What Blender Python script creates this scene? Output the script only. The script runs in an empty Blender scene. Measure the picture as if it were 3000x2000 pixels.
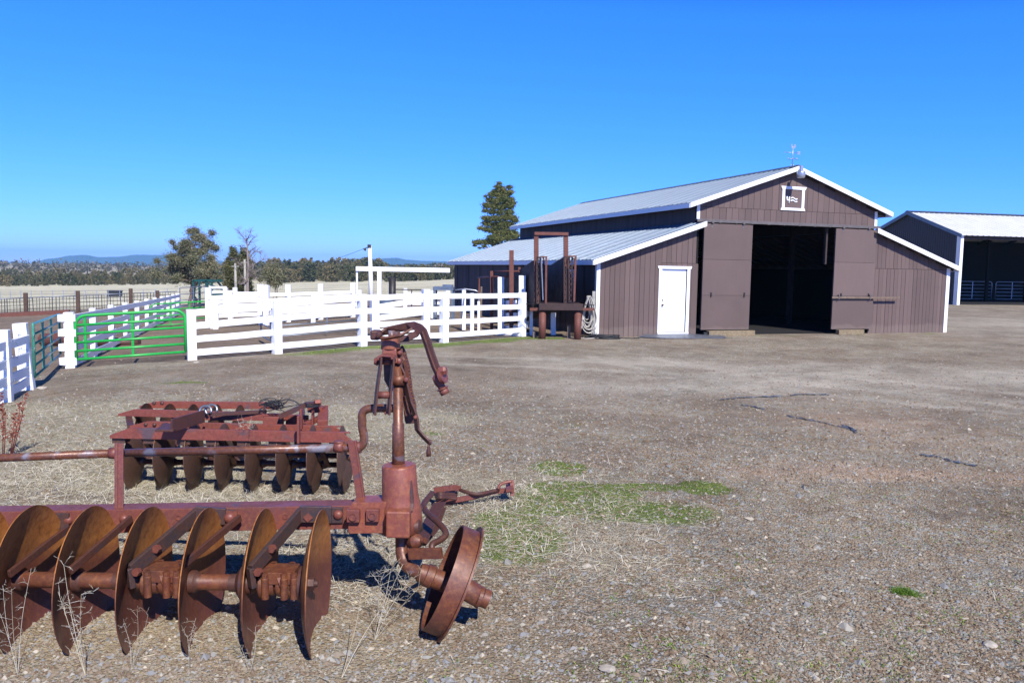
import bpy, math, random
import numpy as np
from mathutils import Vector, Matrix
random.seed(7); rng = np.random.default_rng(7)
SC = bpy.context.scene
COL = SC.collection
R = math.radians
HAZE = 1.4e-4

# ------------------------------------------------------------------ camera model
F, PITCH, ROLL, H = 2369.17, .0893, .0165, 2.19      # focal length in pixels of a 3000 px wide frame, eye height
def ray(px, py):
    X = px-1500; Y = py-1000
    c, s = math.cos(ROLL), math.sin(ROLL)
    a, b = X*c+Y*s, -X*s+Y*c
    cp, sp = math.cos(PITCH), math.sin(PITCH)
    return Vector((a/F, cp-(b/F)*sp, -sp-(b/F)*cp))
CAM = Vector((0, 0, H))
def gz(x, y):
    "height of the terrain: a level yard, falling away to the left and beyond"
    d = min(max(0., -x-6.), 260.)
    z = -.055*d if d < 40 else -2.2-.03*(d-40)
    z -= 1.5*min(max((y-75)/275., 0), 1)
    z += .006*min(max(y-350, 0), 1100)-.03*max(y-1700, 0)
    return z
def gp(px, py, z=None):
    "point on the ground (or at height z) seen at a spot of the photograph"
    d = ray(px, py)
    if z is not None:
        return CAM + d*((z-H)/d.z)
    zz = 0.
    for _ in range(40):
        P = CAM + d*((zz-H)/d.z)
        zz = .5*zz+.5*gz(P.x, P.y)
    P.z = gz(P.x, P.y)
    return P
def at(px, py, Y):
    d = ray(px, py); return CAM + d*(Y/d.y)

# ------------------------------------------------------------------ materials
def newmat(name):
    m = bpy.data.materials.new(name); m.use_nodes = True
    nt = m.node_tree; b = nt.nodes['Principled BSDF']
    return m, nt, b
def N(nt, t, **k):
    n = nt.nodes.new(t)
    for a, v in k.items():
        if a in n.inputs.keys(): n.inputs[a].default_value = v
        else: setattr(n, a, v)
    return n
def L(nt, a, b): nt.links.new(a, b)
def ramp(nt, src, stops, interp='LINEAR'):
    r = nt.nodes.new('ShaderNodeValToRGB'); r.color_ramp.interpolation = interp
    e = r.color_ramp.elements
    while len(e) < len(stops): e.new(.5)
    for i, (p, c) in enumerate(stops):
        e[i].position = p; e[i].color = (c[0], c[1], c[2], 1) if hasattr(c, '__len__') else (c, c, c, 1)
    L(nt, src, r.inputs[0]); return r.outputs[0]
def noise(nt, vec, scale, detail=6, rough=.6, dist=0, out='Fac'):
    n = N(nt, 'ShaderNodeTexNoise'); n.inputs['Scale'].default_value = scale
    n.inputs['Detail'].default_value = detail; n.inputs['Roughness'].default_value = rough
    n.inputs['Distortion'].default_value = dist
    if vec is not None: L(nt, vec, n.inputs['Vector'])
    return n.outputs[out]
def mapped(nt, vec, sc):
    m = N(nt, 'ShaderNodeMapping'); m.inputs['Scale'].default_value = sc; L(nt, vec, m.inputs[0]); return m.outputs[0]
def mix(nt, fac, a, b, mode='MIX'):
    m = N(nt, 'ShaderNodeMix', data_type='RGBA', blend_type=mode)
    if isinstance(fac, (int, float)): m.inputs[0].default_value = fac
    else: L(nt, fac, m.inputs[0])
    for i, v in ((6, a), (7, b)):
        if isinstance(v, tuple): m.inputs[i].default_value = (*v[:3], 1)
        else: L(nt, v, m.inputs[i])
    return m.outputs[2]
def math_(nt, op, a, b=0., clamp=False):
    m = N(nt, 'ShaderNodeMath', operation=op, use_clamp=clamp)
    for i, v in ((0, a), (1, b)):
        if isinstance(v, (int, float)): m.inputs[i].default_value = v
        else: L(nt, v, m.inputs[i])
    return m.outputs[0]
def bump(nt, b, h, strength=.3, dist=.01):
    n = N(nt, 'ShaderNodeBump'); n.inputs['Strength'].default_value = strength; n.inputs['Distance'].default_value = dist
    L(nt, h, n.inputs['Height']); L(nt, n.outputs[0], b.inputs['Normal'])
def coord(nt): return nt.nodes.new('ShaderNodeTexCoord').outputs['Object']

def rust_mat(name, a, b, c, scale=9, metal=.25, rough=.55, blue=None, bluecut=.62):
    m, nt, bs = newmat(name); v = coord(nt)
    n1 = noise(nt, v, scale, 9, .68, .4); n2 = noise(nt, v, scale*6, 8, .7); n3 = noise(nt, v, scale*.35, 4, .55, 1)
    col = mix(nt, ramp(nt, n1, [(.32, 0), (.66, 1)]), a, b)
    col = mix(nt, ramp(nt, n2, [(.45, 0), (.72, .75)]), col, c)
    if blue:
        col = mix(nt, ramp(nt, n3, [(bluecut, 0), (bluecut+.07, .85)]), col, blue)
    pit = ramp(nt, noise(nt, v, scale*16, 6, .75), [(.34, .5), (.5, 1.)])
    col = mix(nt, .6, col, pit, 'MULTIPLY')
    L(nt, col, bs.inputs['Base Color']); bs.inputs['Metallic'].default_value = metal
    L(nt, ramp(nt, n1, [(.3, rough-.13), (.7, rough+.17)]), bs.inputs['Roughness'])
    bump(nt, bs, n2, .35, .004); return m
M = {}
M['rust'] = rust_mat('painted_rust', (.205, .058, .046), (.125, .042, .037), (.27, .095, .045), 7, .05, .5, (.06, .062, .08), .60)
M['rust_disc'] = rust_mat('disc_rust', (.15, .045, .026), (.095, .036, .026), (.26, .10, .035), 5, .08, .5)
M['rust_pipe'] = rust_mat('pipe_rust', (.16, .058, .032), (.09, .04, .032), (.27, .105, .045), 9, .15, .38, (.22, .22, .26), .52)
M['cast'] = rust_mat('orange_red_casting', (.27, .074, .045), (.18, .055, .04), (.36, .14, .055), 5, .05, .45)
M['rust_dark'] = rust_mat('dark_rust', (.095, .035, .026), (.06, .027, .024), (.14, .055, .032), 10, .1, .5, (.035, .04, .06), .62)
M['rust_red'] = rust_mat('red_harrow_paint', (.27, .06, .042), (.15, .042, .032), (.28, .10, .06), 6, .1, .55, (.09, .07, .085), .60)
def disc_height_rust(name):  # rust turns from dark brown to orange towards the top, noisy edge
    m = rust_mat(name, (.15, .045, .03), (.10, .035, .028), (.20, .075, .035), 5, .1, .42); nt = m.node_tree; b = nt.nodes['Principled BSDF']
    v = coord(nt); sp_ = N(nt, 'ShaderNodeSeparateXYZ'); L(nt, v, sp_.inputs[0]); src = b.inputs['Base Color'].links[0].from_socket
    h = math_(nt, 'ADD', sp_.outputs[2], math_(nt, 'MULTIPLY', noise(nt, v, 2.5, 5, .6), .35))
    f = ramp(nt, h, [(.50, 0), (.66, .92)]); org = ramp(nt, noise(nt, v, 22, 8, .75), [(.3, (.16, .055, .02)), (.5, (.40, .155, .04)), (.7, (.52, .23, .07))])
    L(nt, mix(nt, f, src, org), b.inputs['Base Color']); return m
M['disc_height_rust'] = disc_height_rust('disc_height_rust')
M['rust_grey'] = rust_mat('grey_disc_rust', (.125, .07, .052), (.085, .052, .042), (.21, .085, .04), 7, .35, .5)
M['rust_post'] = rust_mat('rust_post', (.165, .05, .034), (.11, .04, .03), (.2, .08, .05), 5, .1, .65)
M['chute_dark'] = rust_mat('chute_panel', (.05, .026, .022), (.035, .02, .018), (.07, .032, .024), 3, .1, .65)

def white_wood(name, dirt=.5):
    m, nt, b = newmat(name); v = coord(nt)
    n1 = noise(nt, mapped(nt, v, (3, 3, 3)), 3, 8, .7); n2 = noise(nt, v, 40, 6, .7)
    col = mix(nt, ramp(nt, n1, [(.56, 0), (.8, dirt)]), (.83, .84, .84), (.52, .48, .43))
    col = mix(nt, ramp(nt, n2, [(.66, 0), (.74, .55*dirt)]), col, (.3, .25, .2))
    L(nt, col, b.inputs['Base Color']); b.inputs['Roughness'].default_value = .6
    bump(nt, b, n2, .25, .004); return m
M['white'] = white_wood('white_paint', .5)
M['white_trim'] = white_wood('white_trim_paint', .3)
def simple(name, c, rough=.6, metal=0., var=.25, scale=8, bmp=.15):
    m, nt, b = newmat(name); v = coord(nt); n = noise(nt, v, scale, 7, .65)
    lo = tuple(x*(1-var) for x in c); hi = tuple(min(1, x*(1+var)) for x in c)
    L(nt, mix(nt, ramp(nt, n, [(.3, 0), (.7, 1)]), lo, hi), b.inputs['Base Color'])
    b.inputs['Roughness'].default_value = rough; b.inputs['Metallic'].default_value = metal
    if bmp: bump(nt, b, n, bmp, .004)
    return m
M['door_white'] = simple('door_white', (.82, .85, .87), .4, 0, .02)
M['green'] = simple('green_gate_paint', (.02, .36, .06), .35, 0, .15, 12, 0)
M['teal'] = simple('teal_gate_paint', (.06, .27, .19), .35, .05, .2, 12, 0)
M['dark_green'] = simple('dark_green_paint', (.008, .06, .05), .45, 0, .3)
M['galv'] = simple('galvanised', (.42, .45, .5), .38, .7, .2, 20, 0)
M['grey_pipe'] = simple('grey_pipe', (.22, .25, .30), .45, .5, .25, 20, 0)
M['black'] = simple('black_rubber', (.02, .021, .025), .6, 0, .3)
M['black_pipe'] = simple('black_pipe', (.03, .028, .03), .5, .2, .4)
M['hose'] = simple('white_hose', (.48, .45, .39), .5, 0, .15, 30)
M['timber'] = simple('yellow_timber', (.22, .17, .10), .8, 0, .35, 14)
M['wood'] = simple('weathered_wood', (.16, .115, .085), .85, 0, .4, 10)
M['dark_wood'] = simple('old_dark_wood', (.075, .045, .032), .85, 0, .4, 8)
M['grey_wood'] = simple('grey_pole_wood', (.34, .33, .29), .85, 0, .25, 10)
M['track'] = simple('sliding_track', (.12, .105, .10), .6, .1, .2)
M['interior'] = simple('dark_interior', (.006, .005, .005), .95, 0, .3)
M['soffit'] = simple('soffit_board', (.045, .032, .03), .9, 0, .3)
M['blackred'] = simple('shed_siding_metal', (.035, .03, .035), .55, .1, .1)
M['blue_metal'] = simple('blue_grey_metal', (.12, .16, .22), .5, .3, .3)
M['shackle'] = simple('bright_shackle', (.25, .26, .28), .35, .7, .2)
M['plastic'] = simple('grey_plastic', (.10, .11, .135), .45, 0, .5, 6)

def siding_mat(name, c, board=True):
    m, nt, b = newmat(name); v = coord(nt)
    at_ = N(nt, 'ShaderNodeAttribute', attribute_name='tint')
    n1 = noise(nt, mapped(nt, v, (9, 9, .7)), 3, 8, .7); n2 = noise(nt, mapped(nt, v, (20, 20, 4)), 2.2, 8, .75, .6)
    n3 = noise(nt, v, .7, 4, .6)
    base = mix(nt, at_.outputs['Fac'], tuple(x*.80 for x in c), tuple(x*1.16 for x in c))
    base = mix(nt, ramp(nt, n1, [(.3, .0), (.75, .5)]), base, tuple(x*.72 for x in c))
    base = mix(nt, ramp(nt, n3, [(.4, .0), (.7, .3)]), base, (c[0]*1.25, c[1]*1.2, c[2]*1.15))
    base = mix(nt, ramp(nt, n2, [(.66, 0), (.73, .7)]), base, (.045, .03, .028))
    sp_ = N(nt, 'ShaderNodeSeparateXYZ'); L(nt, v, sp_.inputs[0])
    spl = ramp(nt, math_(nt, 'ADD', sp_.outputs[2], math_(nt, 'MULTIPLY', noise(nt, v, 1.3, 6, .7), -.5)), [(-.0, .22), (.10, 0)])
    kn = ramp(nt, noise(nt, mapped(nt, v, (5, 5, 1.3)), 1.6, 9, .8, 1.2), [(.60, 0), (.70, .5)])
    base = mix(nt, kn, base, (c[0]*.5, c[1]*.5, c[2]*.55))
    base = mix(nt, spl, base, (.26, .21, .17))
    L(nt, base, b.inputs['Base Color']); b.inputs['Roughness'].default_value = .78
    bump(nt, b, n1, .3, .006); return m
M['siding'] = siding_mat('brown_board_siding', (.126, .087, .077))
M['siding_dark'] = siding_mat('dark_side_siding', (.06, .045, .045))  # darker copy of the board colour for side and clerestory walls
M['ply'] = siding_mat('brown_plywood', (.130, .091, .081))

def roof_mat(name, c, rough=.38, metal=.55):
    m, nt, b = newmat(name); v = coord(nt)
    n1 = noise(nt, v, .9, 6, .6); n2 = noise(nt, v, 14, 6, .7)
    col = mix(nt, ramp(nt, n1, [(.35, 0), (.7, 1)]), tuple(x*.86 for x in c), c)
    col = mix(nt, ramp(nt, n2, [(.5, 0), (.8, .35)]), col, tuple(x*.7 for x in c))
    L(nt, col, b.inputs['Base Color']); b.inputs['Metallic'].default_value = metal
    L(nt, ramp(nt, n2, [(.3, rough-.07), (.7, rough+.1)]), b.inputs['Roughness']); return m
M['roof'] = roof_mat('corrugated_zinc', (.115, .16, .225), .5, .25)
M['shed_roof'] = roof_mat('pale_shed_roof', (.78, .79, .80), .45, .15)

def leaf_mat(name, cols, rough=.75):
    m, nt, b = newmat(name)
    at_ = N(nt, 'ShaderNodeAttribute', attribute_name='tint')
    k = len(cols)
    L(nt, ramp(nt, at_.outputs['Fac'], [(i/(k-1), c) for i, c in enumerate(cols)]), b.inputs['Base Color'])
    b.inputs['Roughness'].default_value = rough; b.inputs['Specular IOR Level'].default_value = .2
    if name == 'far_juniper':
        src = b.inputs['Base Color'].links[0].from_socket; oi = N(nt, 'ShaderNodeObjectInfo')
        L(nt, mix(nt, 1., src, ramp(nt, oi.outputs['Random'], [(0, (.6, .72, .65)), (.5, (1., 1.0, .9)), (1, (1.6, 1.35, 1.2))]), 'MULTIPLY'), b.inputs['Base Color'])
    return m
M['pine'] = leaf_mat('pine_needles', [(.035, .055, .022), (.08, .10, .035), (.16, .165, .055), (.27, .235, .09)])
M['juniper'] = leaf_mat('juniper_foliage', [(.08, .09, .05), (.14, .15, .08), (.21, .20, .115), (.33, .27, .18)])
M['juniper_green'] = leaf_mat('green_juniper_foliage', [(.04, .055, .025), (.075, .09, .035), (.12, .12, .05), (.18, .15, .08)])
M['forest'] = leaf_mat('far_juniper', [(.05, .06, .03), (.09, .095, .05), (.14, .13, .07), (.21, .18, .11)])
M['forest_mass'] = leaf_mat('far_wood', [(.05, .055, .035), (.085, .08, .05), (.12, .105, .07), (.19, .15, .11)])
M['bark'] = simple('juniper_bark', (.20, .14, .115), .9, 0, .35, 12)
M['snag'] = simple('bare_grey_wood', (.24, .20, .19), .85, 0, .25, 12)
M['straw'] = leaf_mat('dry_grass', [(.20, .155, .095), (.37, .31, .20), (.53, .48, .36), (.66, .64, .56)], .7)
M['grass'] = leaf_mat('green_grass', [(.05, .10, .012), (.09, .17, .018), (.15, .25, .025), (.26, .34, .05)], .7)
M['dock'] = leaf_mat('dry_dock_seed', [(.12, .03, .02), (.22, .06, .04), (.3, .11, .07)], .8)
M['stone'] = leaf_mat('gravel_stone', [(.14, .092, .06), (.25, .195, .14), (.26, .24, .205), (.20, .205, .215), (.29, .28, .25), (.46, .40, .31)], .9)
M['rock'] = simple('white_rock', (.40, .36, .30), .85, 0, .2)

# ------------------------------------------------------------------ mesh helpers
def frame_to(d, up=Vector((0, 0, 1))):
    d = d.normalized()
    s = d.cross(up)
    if s.length < 1e-5: s = d.cross(Vector((0, 1, 0)))
    s.normalize(); u = s.cross(d).normalized()
    return d, s, u
class MB:
    def __init__(s): s.v = []; s.f = []; s.s = []; s.t = []; s.cur = .5; s.tv = []; s.pc = []
    def _add(s, vs, fs, smooth=False):
        o = len(s.v); s.pc.append((o, len(s.f))); s.v += [tuple(p) for p in vs]; s.tv += [s.cur]*len(vs)
        for f in fs: s.f.append(tuple(o+i for i in f)); s.s.append(smooth)
    def hexa(s, p):
        s._add(p, [(0, 3, 2, 1), (4, 5, 6, 7), (0, 1, 5, 4), (1, 2, 6, 5), (2, 3, 7, 6), (3, 0, 4, 7)])
    def box(s, x0, x1, y0, y1, z0, z1):
        s.hexa([(x0, y0, z0), (x1, y0, z0), (x1, y1, z0), (x0, y1, z0), (x0, y0, z1), (x1, y0, z1), (x1, y1, z1), (x0, y1, z1)])
    def bar(s, a, b, w, h, up=Vector((0, 0, 1)), w2=None, h2=None):
        "box beam from a to b; h along up, w sideways"
        a = Vector(a); b = Vector(b); d, sd, u = frame_to(b-a, Vector(up)); w2 = w2 or w; h2 = h2 or h
        P = []
        for q, ww, hh in ((a, w, h), (b, w2, h2)):
            P += [q-sd*ww/2-u*hh/2, q+sd*ww/2-u*hh/2, q+sd*ww/2+u*hh/2, q-sd*ww/2+u*hh/2]
        s._add(P, [(0, 1, 2, 3), (7, 6, 5, 4), (0, 4, 5, 1), (1, 5, 6, 2), (2, 6, 7, 3), (3, 7, 4, 0)])
    def strip(s, pts, w, t, side):
        "flat bar bent along pts; width w along side, thickness t"
        side = Vector(side).normalized(); P = [Vector(p) for p in pts]; V = []
        for i, p in enumerate(P):
            d = (P[min(i+1, len(P)-1)]-P[max(i-1, 0)]).normalized()
            sd = (side-d*side.dot(d)).normalized(); n = d.cross(sd).normalized()
            V += [p-sd*w/2-n*t/2, p+sd*w/2-n*t/2, p+sd*w/2+n*t/2, p-sd*w/2+n*t/2]
        Fc = []
        for i in range(len(P)-1):
            o = i*4
            for k in range(4): Fc.append((o+k, o+(k+1) % 4, o+4+(k+1) % 4, o+4+k))
        Fc += [(3, 2, 1, 0), tuple(len(V)-4+i for i in range(4))]
        s._add(V, Fc)
    def tube(s, pts, r, n=10, cap=True):
        P = [Vector(p) for p in pts]; rr = r if hasattr(r, '__len__') else [r]*len(P)
        V = []; Fc = []; u = None
        for i, p in enumerate(P):
            d = (P[min(i+1, len(P)-1)]-P[max(i-1, 0)])
            if d.length < 1e-9: d = Vector((0, 0, 1))
            d.normalize()
            if u is None: _, _, u = frame_to(d)
            u = (u-d*u.dot(d)); 
            if u.length < 1e-6: _, _, u = frame_to(d)
            u.normalize(); w = d.cross(u)
            for k in range(n):
                a = 2*math.pi*k/n; V.append(p+(u*math.cos(a)+w*math.sin(a))*rr[i])
        for i in range(len(P)-1):
            for k in range(n): Fc.append((i*n+k, i*n+(k+1) % n, (i+1)*n+(k+1) % n, (i+1)*n+k))
        s._add(V, Fc, True)
        if cap:
            o = len(s.v)-len(V)
            s.f.append(tuple(o+k for k in range(n-1, -1, -1))); s.s.append(False)
            s.f.append(tuple(o+(len(P)-1)*n+k for k in range(n))); s.s.append(False)
    def lathe(s, c, ax, prof, n=32, smooth=True):
        "prof: list of (distance along axis, radius)"
        c = Vector(c); d, sd, u = frame_to(Vector(ax)); V = []; Fc = []; P = [prof[0]]; links = []
        for i in range(1, len(prof)):      # rings are doubled at sharp corners so that they stay crisp
            links.append((len(P)-1, len(P))); P.append(prof[i])
            if i < len(prof)-1:
                a1 = math.atan2(prof[i][1]-prof[i-1][1], prof[i][0]-prof[i-1][0]); a2 = math.atan2(prof[i+1][1]-prof[i][1], prof[i+1][0]-prof[i][0])
                if abs((a2-a1+math.pi) % (2*math.pi)-math.pi) > .6: P.append(prof[i])
        for (a, r) in P:
            for k in range(n):
                t = 2*math.pi*k/n; V.append(c+d*a+(sd*math.cos(t)+u*math.sin(t))*r)
        for (i, j) in links:
            for k in range(n): Fc.append((i*n+k, i*n+(k+1) % n, j*n+(k+1) % n, j*n+k))
        s._add(V, Fc, smooth)
    def prism(s, poly, off):
        "planar polygon (3-D points) pushed by vector off"
        off = Vector(off); P = [Vector(p) for p in poly]; n = len(P)
        s._add(P+[p+off for p in P], [tuple(range(n-1, -1, -1)), tuple(range(n, 2*n))]+[(i, (i+1) % n, n+(i+1) % n, n+i) for i in range(n)])
    def bolt(s, c, ax, r, h, n=6): s.lathe(c, ax, [(0, 0), (0, r), (h, r), (h, 0)], n, False)
    def rivet(s, c, ax, r): s.lathe(c, ax, [(0, r), (r*.35, r*.93), (r*.62, r*.66), (r*.75, r*.3), (r*.78, 0)], 14)
    def each(s, name, m, parent=None, **k):
        "every primitive of this builder becomes an object of its own"
        out = []; n = len(s.pc)
        for i, (v0, f0) in enumerate(s.pc):
            v1, f1 = s.pc[i+1] if i+1 < n else (len(s.v), len(s.f))
            q = MB(); q.v = s.v[v0:v1]; q.tv = s.tv[v0:v1]; q.f = [tuple(a-v0 for a in f) for f in s.f[f0:f1]]; q.s = s.s[f0:f1]
            out.append(q.build(name, m, parent, **k))
        return out
    def build(s, name, m, parent=None, loc=None, bevel=0, local=False, tint=False):
        me = bpy.data.meshes.new(name)
        if parent is not None and not local: inv = ORG[parent.name].inverted()
        elif loc is not None: inv = Matrix.Translation(Vector(loc)).inverted()
        else: inv = None
        vs = [tuple(inv @ Vector(p)) for p in s.v] if inv is not None else s.v
        me.from_pydata(vs, [], s.f); me.polygons.foreach_set('use_smooth', s.s)
        if tint:
            a = me.attributes.new('tint', 'FLOAT', 'POINT'); a.data.foreach_set('value', s.tv)
        me.materials.append(M[m] if isinstance(m, str) else m); me.update()
        o = bpy.data.objects.new(name, me); COL.objects.link(o)
        if parent is not None: o.parent = parent; ORG[o.name] = ORG[parent.name]
        elif loc is not None: o.location = loc
        if bevel:
            b = o.modifiers.new('bevel', 'BEVEL'); b.width = bevel; b.segments = 2; b.limit_method = 'ANGLE'; b.angle_limit = R(40)
        return o
ORG = {}
def tag(o, label=None, cat=None, group=None, kind=None):
    if label: o['label'] = label
    if cat: o['category'] = cat
    if group: o['group'] = group
    if kind: o['kind'] = kind
    return o
def thing(name, label, cat, loc, rz=0, group=None):
    o = bpy.data.objects.new(name, None); COL.objects.link(o); o.empty_display_size = .2
    o.location = loc; o.rotation_euler = (0, 0, rz)
    ORG[o.name] = Matrix.Translation(Vector(loc)) @ Matrix.Rotation(rz, 4, 'Z')
    return tag(o, label, cat, group)
def npmesh(name, V, Fq, m, tint=None, parent=None, loc=None, smooth=False, matidx=None, mats=None):
    "fast mesh from numpy: Fq is (n,k) with k = 3 or 4"
    V = np.asarray(V, dtype=np.float32)
    if loc is not None: V = V-np.array(loc, dtype=np.float32)
    k = Fq.shape[1]; nf = len(Fq)
    me = bpy.data.meshes.new(name); me.vertices.add(len(V)); me.vertices.foreach_set('co', V.ravel())
    me.loops.add(nf*k); me.loops.foreach_set('vertex_index', Fq.astype(np.int32).ravel())
    me.polygons.add(nf); me.polygons.foreach_set('loop_start', np.arange(0, nf*k, k, dtype=np.int32))
    me.polygons.foreach_set('use_smooth', np.full(nf, smooth))
    if tint is not None:
        a = me.attributes.new('tint', 'FLOAT', 'POINT'); a.data.foreach_set('value', np.asarray(tint, dtype=np.float32))
    for q in (mats or [m]): me.materials.append(M[q] if isinstance(q, str) else q)
    if matidx is not None: me.polygons.foreach_set('material_index', matidx.astype(np.int32))
    me.update(calc_edges=True)
    o = bpy.data.objects.new(name, me); COL.objects.link(o)
    if loc is not None: o.location = loc
    if parent is not None: o.parent = parent
    return o

# value noise in numpy
_T = rng.random((256, 256))
def vn(x, y, sc, seed=0):
    x = np.asarray(x)*sc+seed*17.3; y = np.asarray(y)*sc+seed*9.1
    xi = np.floor(x).astype(int); yi = np.floor(y).astype(int); fx = x-xi; fy = y-yi
    fx = fx*fx*(3-2*fx); fy = fy*fy*(3-2*fy)
    g = lambda a, b: _T[a % 256, b % 256]
    return (g(xi, yi)*(1-fx)+g(xi+1, yi)*fx)*(1-fy)+(g(xi, yi+1)*(1-fx)+g(xi+1, yi+1)*fx)*fy
def fbm(x, y, sc, o=4, seed=0):
    r = 0; a = 1; t = 0
    for i in range(o): r = r+a*vn(x, y, sc*2**i, seed+i*3); t += a; a *= .55
    return r/t

# ------------------------------------------------------------------ barn
BO = (2.7577, 26.5926, 0.); BY = .3386
BW, BA, BD = 15.04, 3.68, 17.67
OF, OB = .30, .44
ZR, ZU, ZL, ZT = 5.945, 4.507, 2.538, 3.84
BM = Matrix.Translation(Vector(BO)) @ Matrix.Rotation(BY, 4, 'Z')
MID = BW/2
def zupper(u): return ZR-(ZR-ZU)/4.25*abs(u-MID)
def zlower(u):
    e = u if u < MID else BW-u
    return ZL+(ZT-ZL)/3.91*(e+.23)
barn = thing('barn', 'long brown board barn with a zinc roof, white trim and a wide open doorway', 'barn', BO, BY)
def boards(mb, u0, u1, zb, zt, v0, v1, w=.30, gap=.011, fix=None):
    "upright boards between u0 and u1, bottom zb(u), top zt(u); each its own tint"
    u = u0
    while u < u1-.02:
        e = min(u+w*random.uniform(.92, 1.08), u1)
        if u1-e < .08: e = u1
        a, b = u+gap/2, e-gap/2; j = random.uniform(-.004, .004)
        mb.cur = random.random()
        za, zb2 = zb(a), zb(b); ta, tb = zt(a), zt(b)
        if ta > za and tb > zb2:
            mb.hexa([(a, v0+j, za), (b, v0+j, zb2), (b, v1, zb2), (a, v1, za), (a, v0+j, ta), (b, v0+j, tb), (b, v1, tb), (a, v1, ta)])
        u = e
# front gable siding
m = MB()
def lowtop(u): return zlower(u)-.06
J1 = 2.475; J2 = 4.41
# lower left wing, around the entry door (opening 2.40..3.36, z 0.15..2.29)
DU0, DU1, DZ0, DZ1 = 2.385, 3.375, .14, 2.29
boards(m, 0.10, DU0, lambda u: .0, lambda u: min(lowtop(u), 99), 0, .04, .19)
boards(m, DU0, DU1, lambda u: DZ1, lambda u: J1-.004, 0, .04, .19)
boards(m, DU0, DU1, lambda u: J1+.006, lowtop, 0, .04, .19)
boards(m, DU0, DU1, lambda u: 0, lambda u: DZ0, 0, .04)
boards(m, DU1, 3.80, lambda u: .0, lambda u: min(J1-.004, lowtop(u)), 0, .04, .19)
boards(m, DU1, 3.70, lambda u: J1+.006, lowtop, 0, .04, .19)
# lower right wing
boards(m, 11.24, BW-.12, lambda u: .0, lambda u: min(lowtop(u), 2.425), 0, .04, .185)
boards(m, 11.34, BW-.12, lambda u: 2.437, lowtop, 0, .04, .185)
# upper gable with the framed panel opening left whole behind it
boards(m, BA+.1, BW-BA-.1, lambda u: 3.93, lambda u: J2-.004, 0, .04, .25)
boards(m, BA+.1, BW-BA-.1, lambda u: J2+.006, lambda u: zupper(u)-.05, 0, .04, .25)
m.build('front_siding', 'siding', barn, local=True, tint=True)
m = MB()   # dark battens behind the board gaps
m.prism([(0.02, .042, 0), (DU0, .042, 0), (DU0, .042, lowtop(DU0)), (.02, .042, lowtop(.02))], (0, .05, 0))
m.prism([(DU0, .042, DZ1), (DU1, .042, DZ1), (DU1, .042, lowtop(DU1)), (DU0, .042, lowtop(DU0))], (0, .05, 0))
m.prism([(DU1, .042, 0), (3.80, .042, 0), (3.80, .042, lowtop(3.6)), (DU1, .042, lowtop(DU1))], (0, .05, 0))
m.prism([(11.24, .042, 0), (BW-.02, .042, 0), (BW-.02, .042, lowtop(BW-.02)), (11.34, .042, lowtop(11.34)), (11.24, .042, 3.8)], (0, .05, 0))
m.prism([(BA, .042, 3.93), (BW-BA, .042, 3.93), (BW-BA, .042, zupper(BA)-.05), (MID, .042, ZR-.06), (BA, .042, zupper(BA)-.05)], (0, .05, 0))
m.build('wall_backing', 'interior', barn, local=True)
# long side walls, clerestory walls and back
def sideboards(mb, u, zb, zt, v0=.1, v1=BD, w=.3):
    v = v0
    while v < v1-.02:
        e = min(v+w, v1); mb.cur = random.random(); j = random.uniform(-.006, .006)
        mb.box(u-.02+j, u+.02+j, v+.006, e-.006, zb, zt); v = e
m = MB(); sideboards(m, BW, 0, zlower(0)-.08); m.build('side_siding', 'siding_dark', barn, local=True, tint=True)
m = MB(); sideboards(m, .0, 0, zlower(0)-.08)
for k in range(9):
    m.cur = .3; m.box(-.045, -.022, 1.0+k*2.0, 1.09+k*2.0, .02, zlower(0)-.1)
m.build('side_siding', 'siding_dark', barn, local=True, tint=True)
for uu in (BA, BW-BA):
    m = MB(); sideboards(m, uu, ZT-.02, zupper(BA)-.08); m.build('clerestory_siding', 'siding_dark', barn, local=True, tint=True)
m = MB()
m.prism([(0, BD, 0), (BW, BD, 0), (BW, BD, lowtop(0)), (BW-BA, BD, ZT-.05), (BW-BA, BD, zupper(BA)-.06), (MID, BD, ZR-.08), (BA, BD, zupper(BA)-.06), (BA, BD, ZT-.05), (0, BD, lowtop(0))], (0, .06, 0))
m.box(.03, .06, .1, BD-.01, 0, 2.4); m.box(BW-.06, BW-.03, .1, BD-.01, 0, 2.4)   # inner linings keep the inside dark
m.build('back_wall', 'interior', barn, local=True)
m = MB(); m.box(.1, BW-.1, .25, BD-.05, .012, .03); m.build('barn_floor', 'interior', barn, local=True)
m = MB()   # inside posts and stall rails, barely seen in the dark
for u in (BA+.1, BW-BA-.1):
    for v in (.3, 4.5, 8.8, 13.2): m.box(u-.09, u+.09, v, v+.18, .03, 4.3)
m.box(9.20, 9.27, .10, .22, 2.55, 3.9)
for k in range(4): m.box(BA+.2, BW-BA-.2, 12.0, 12.05, .4+k*.35, .52+k*.35)
m.each('inner_post', 'soffit', barn, local=True)
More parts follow.
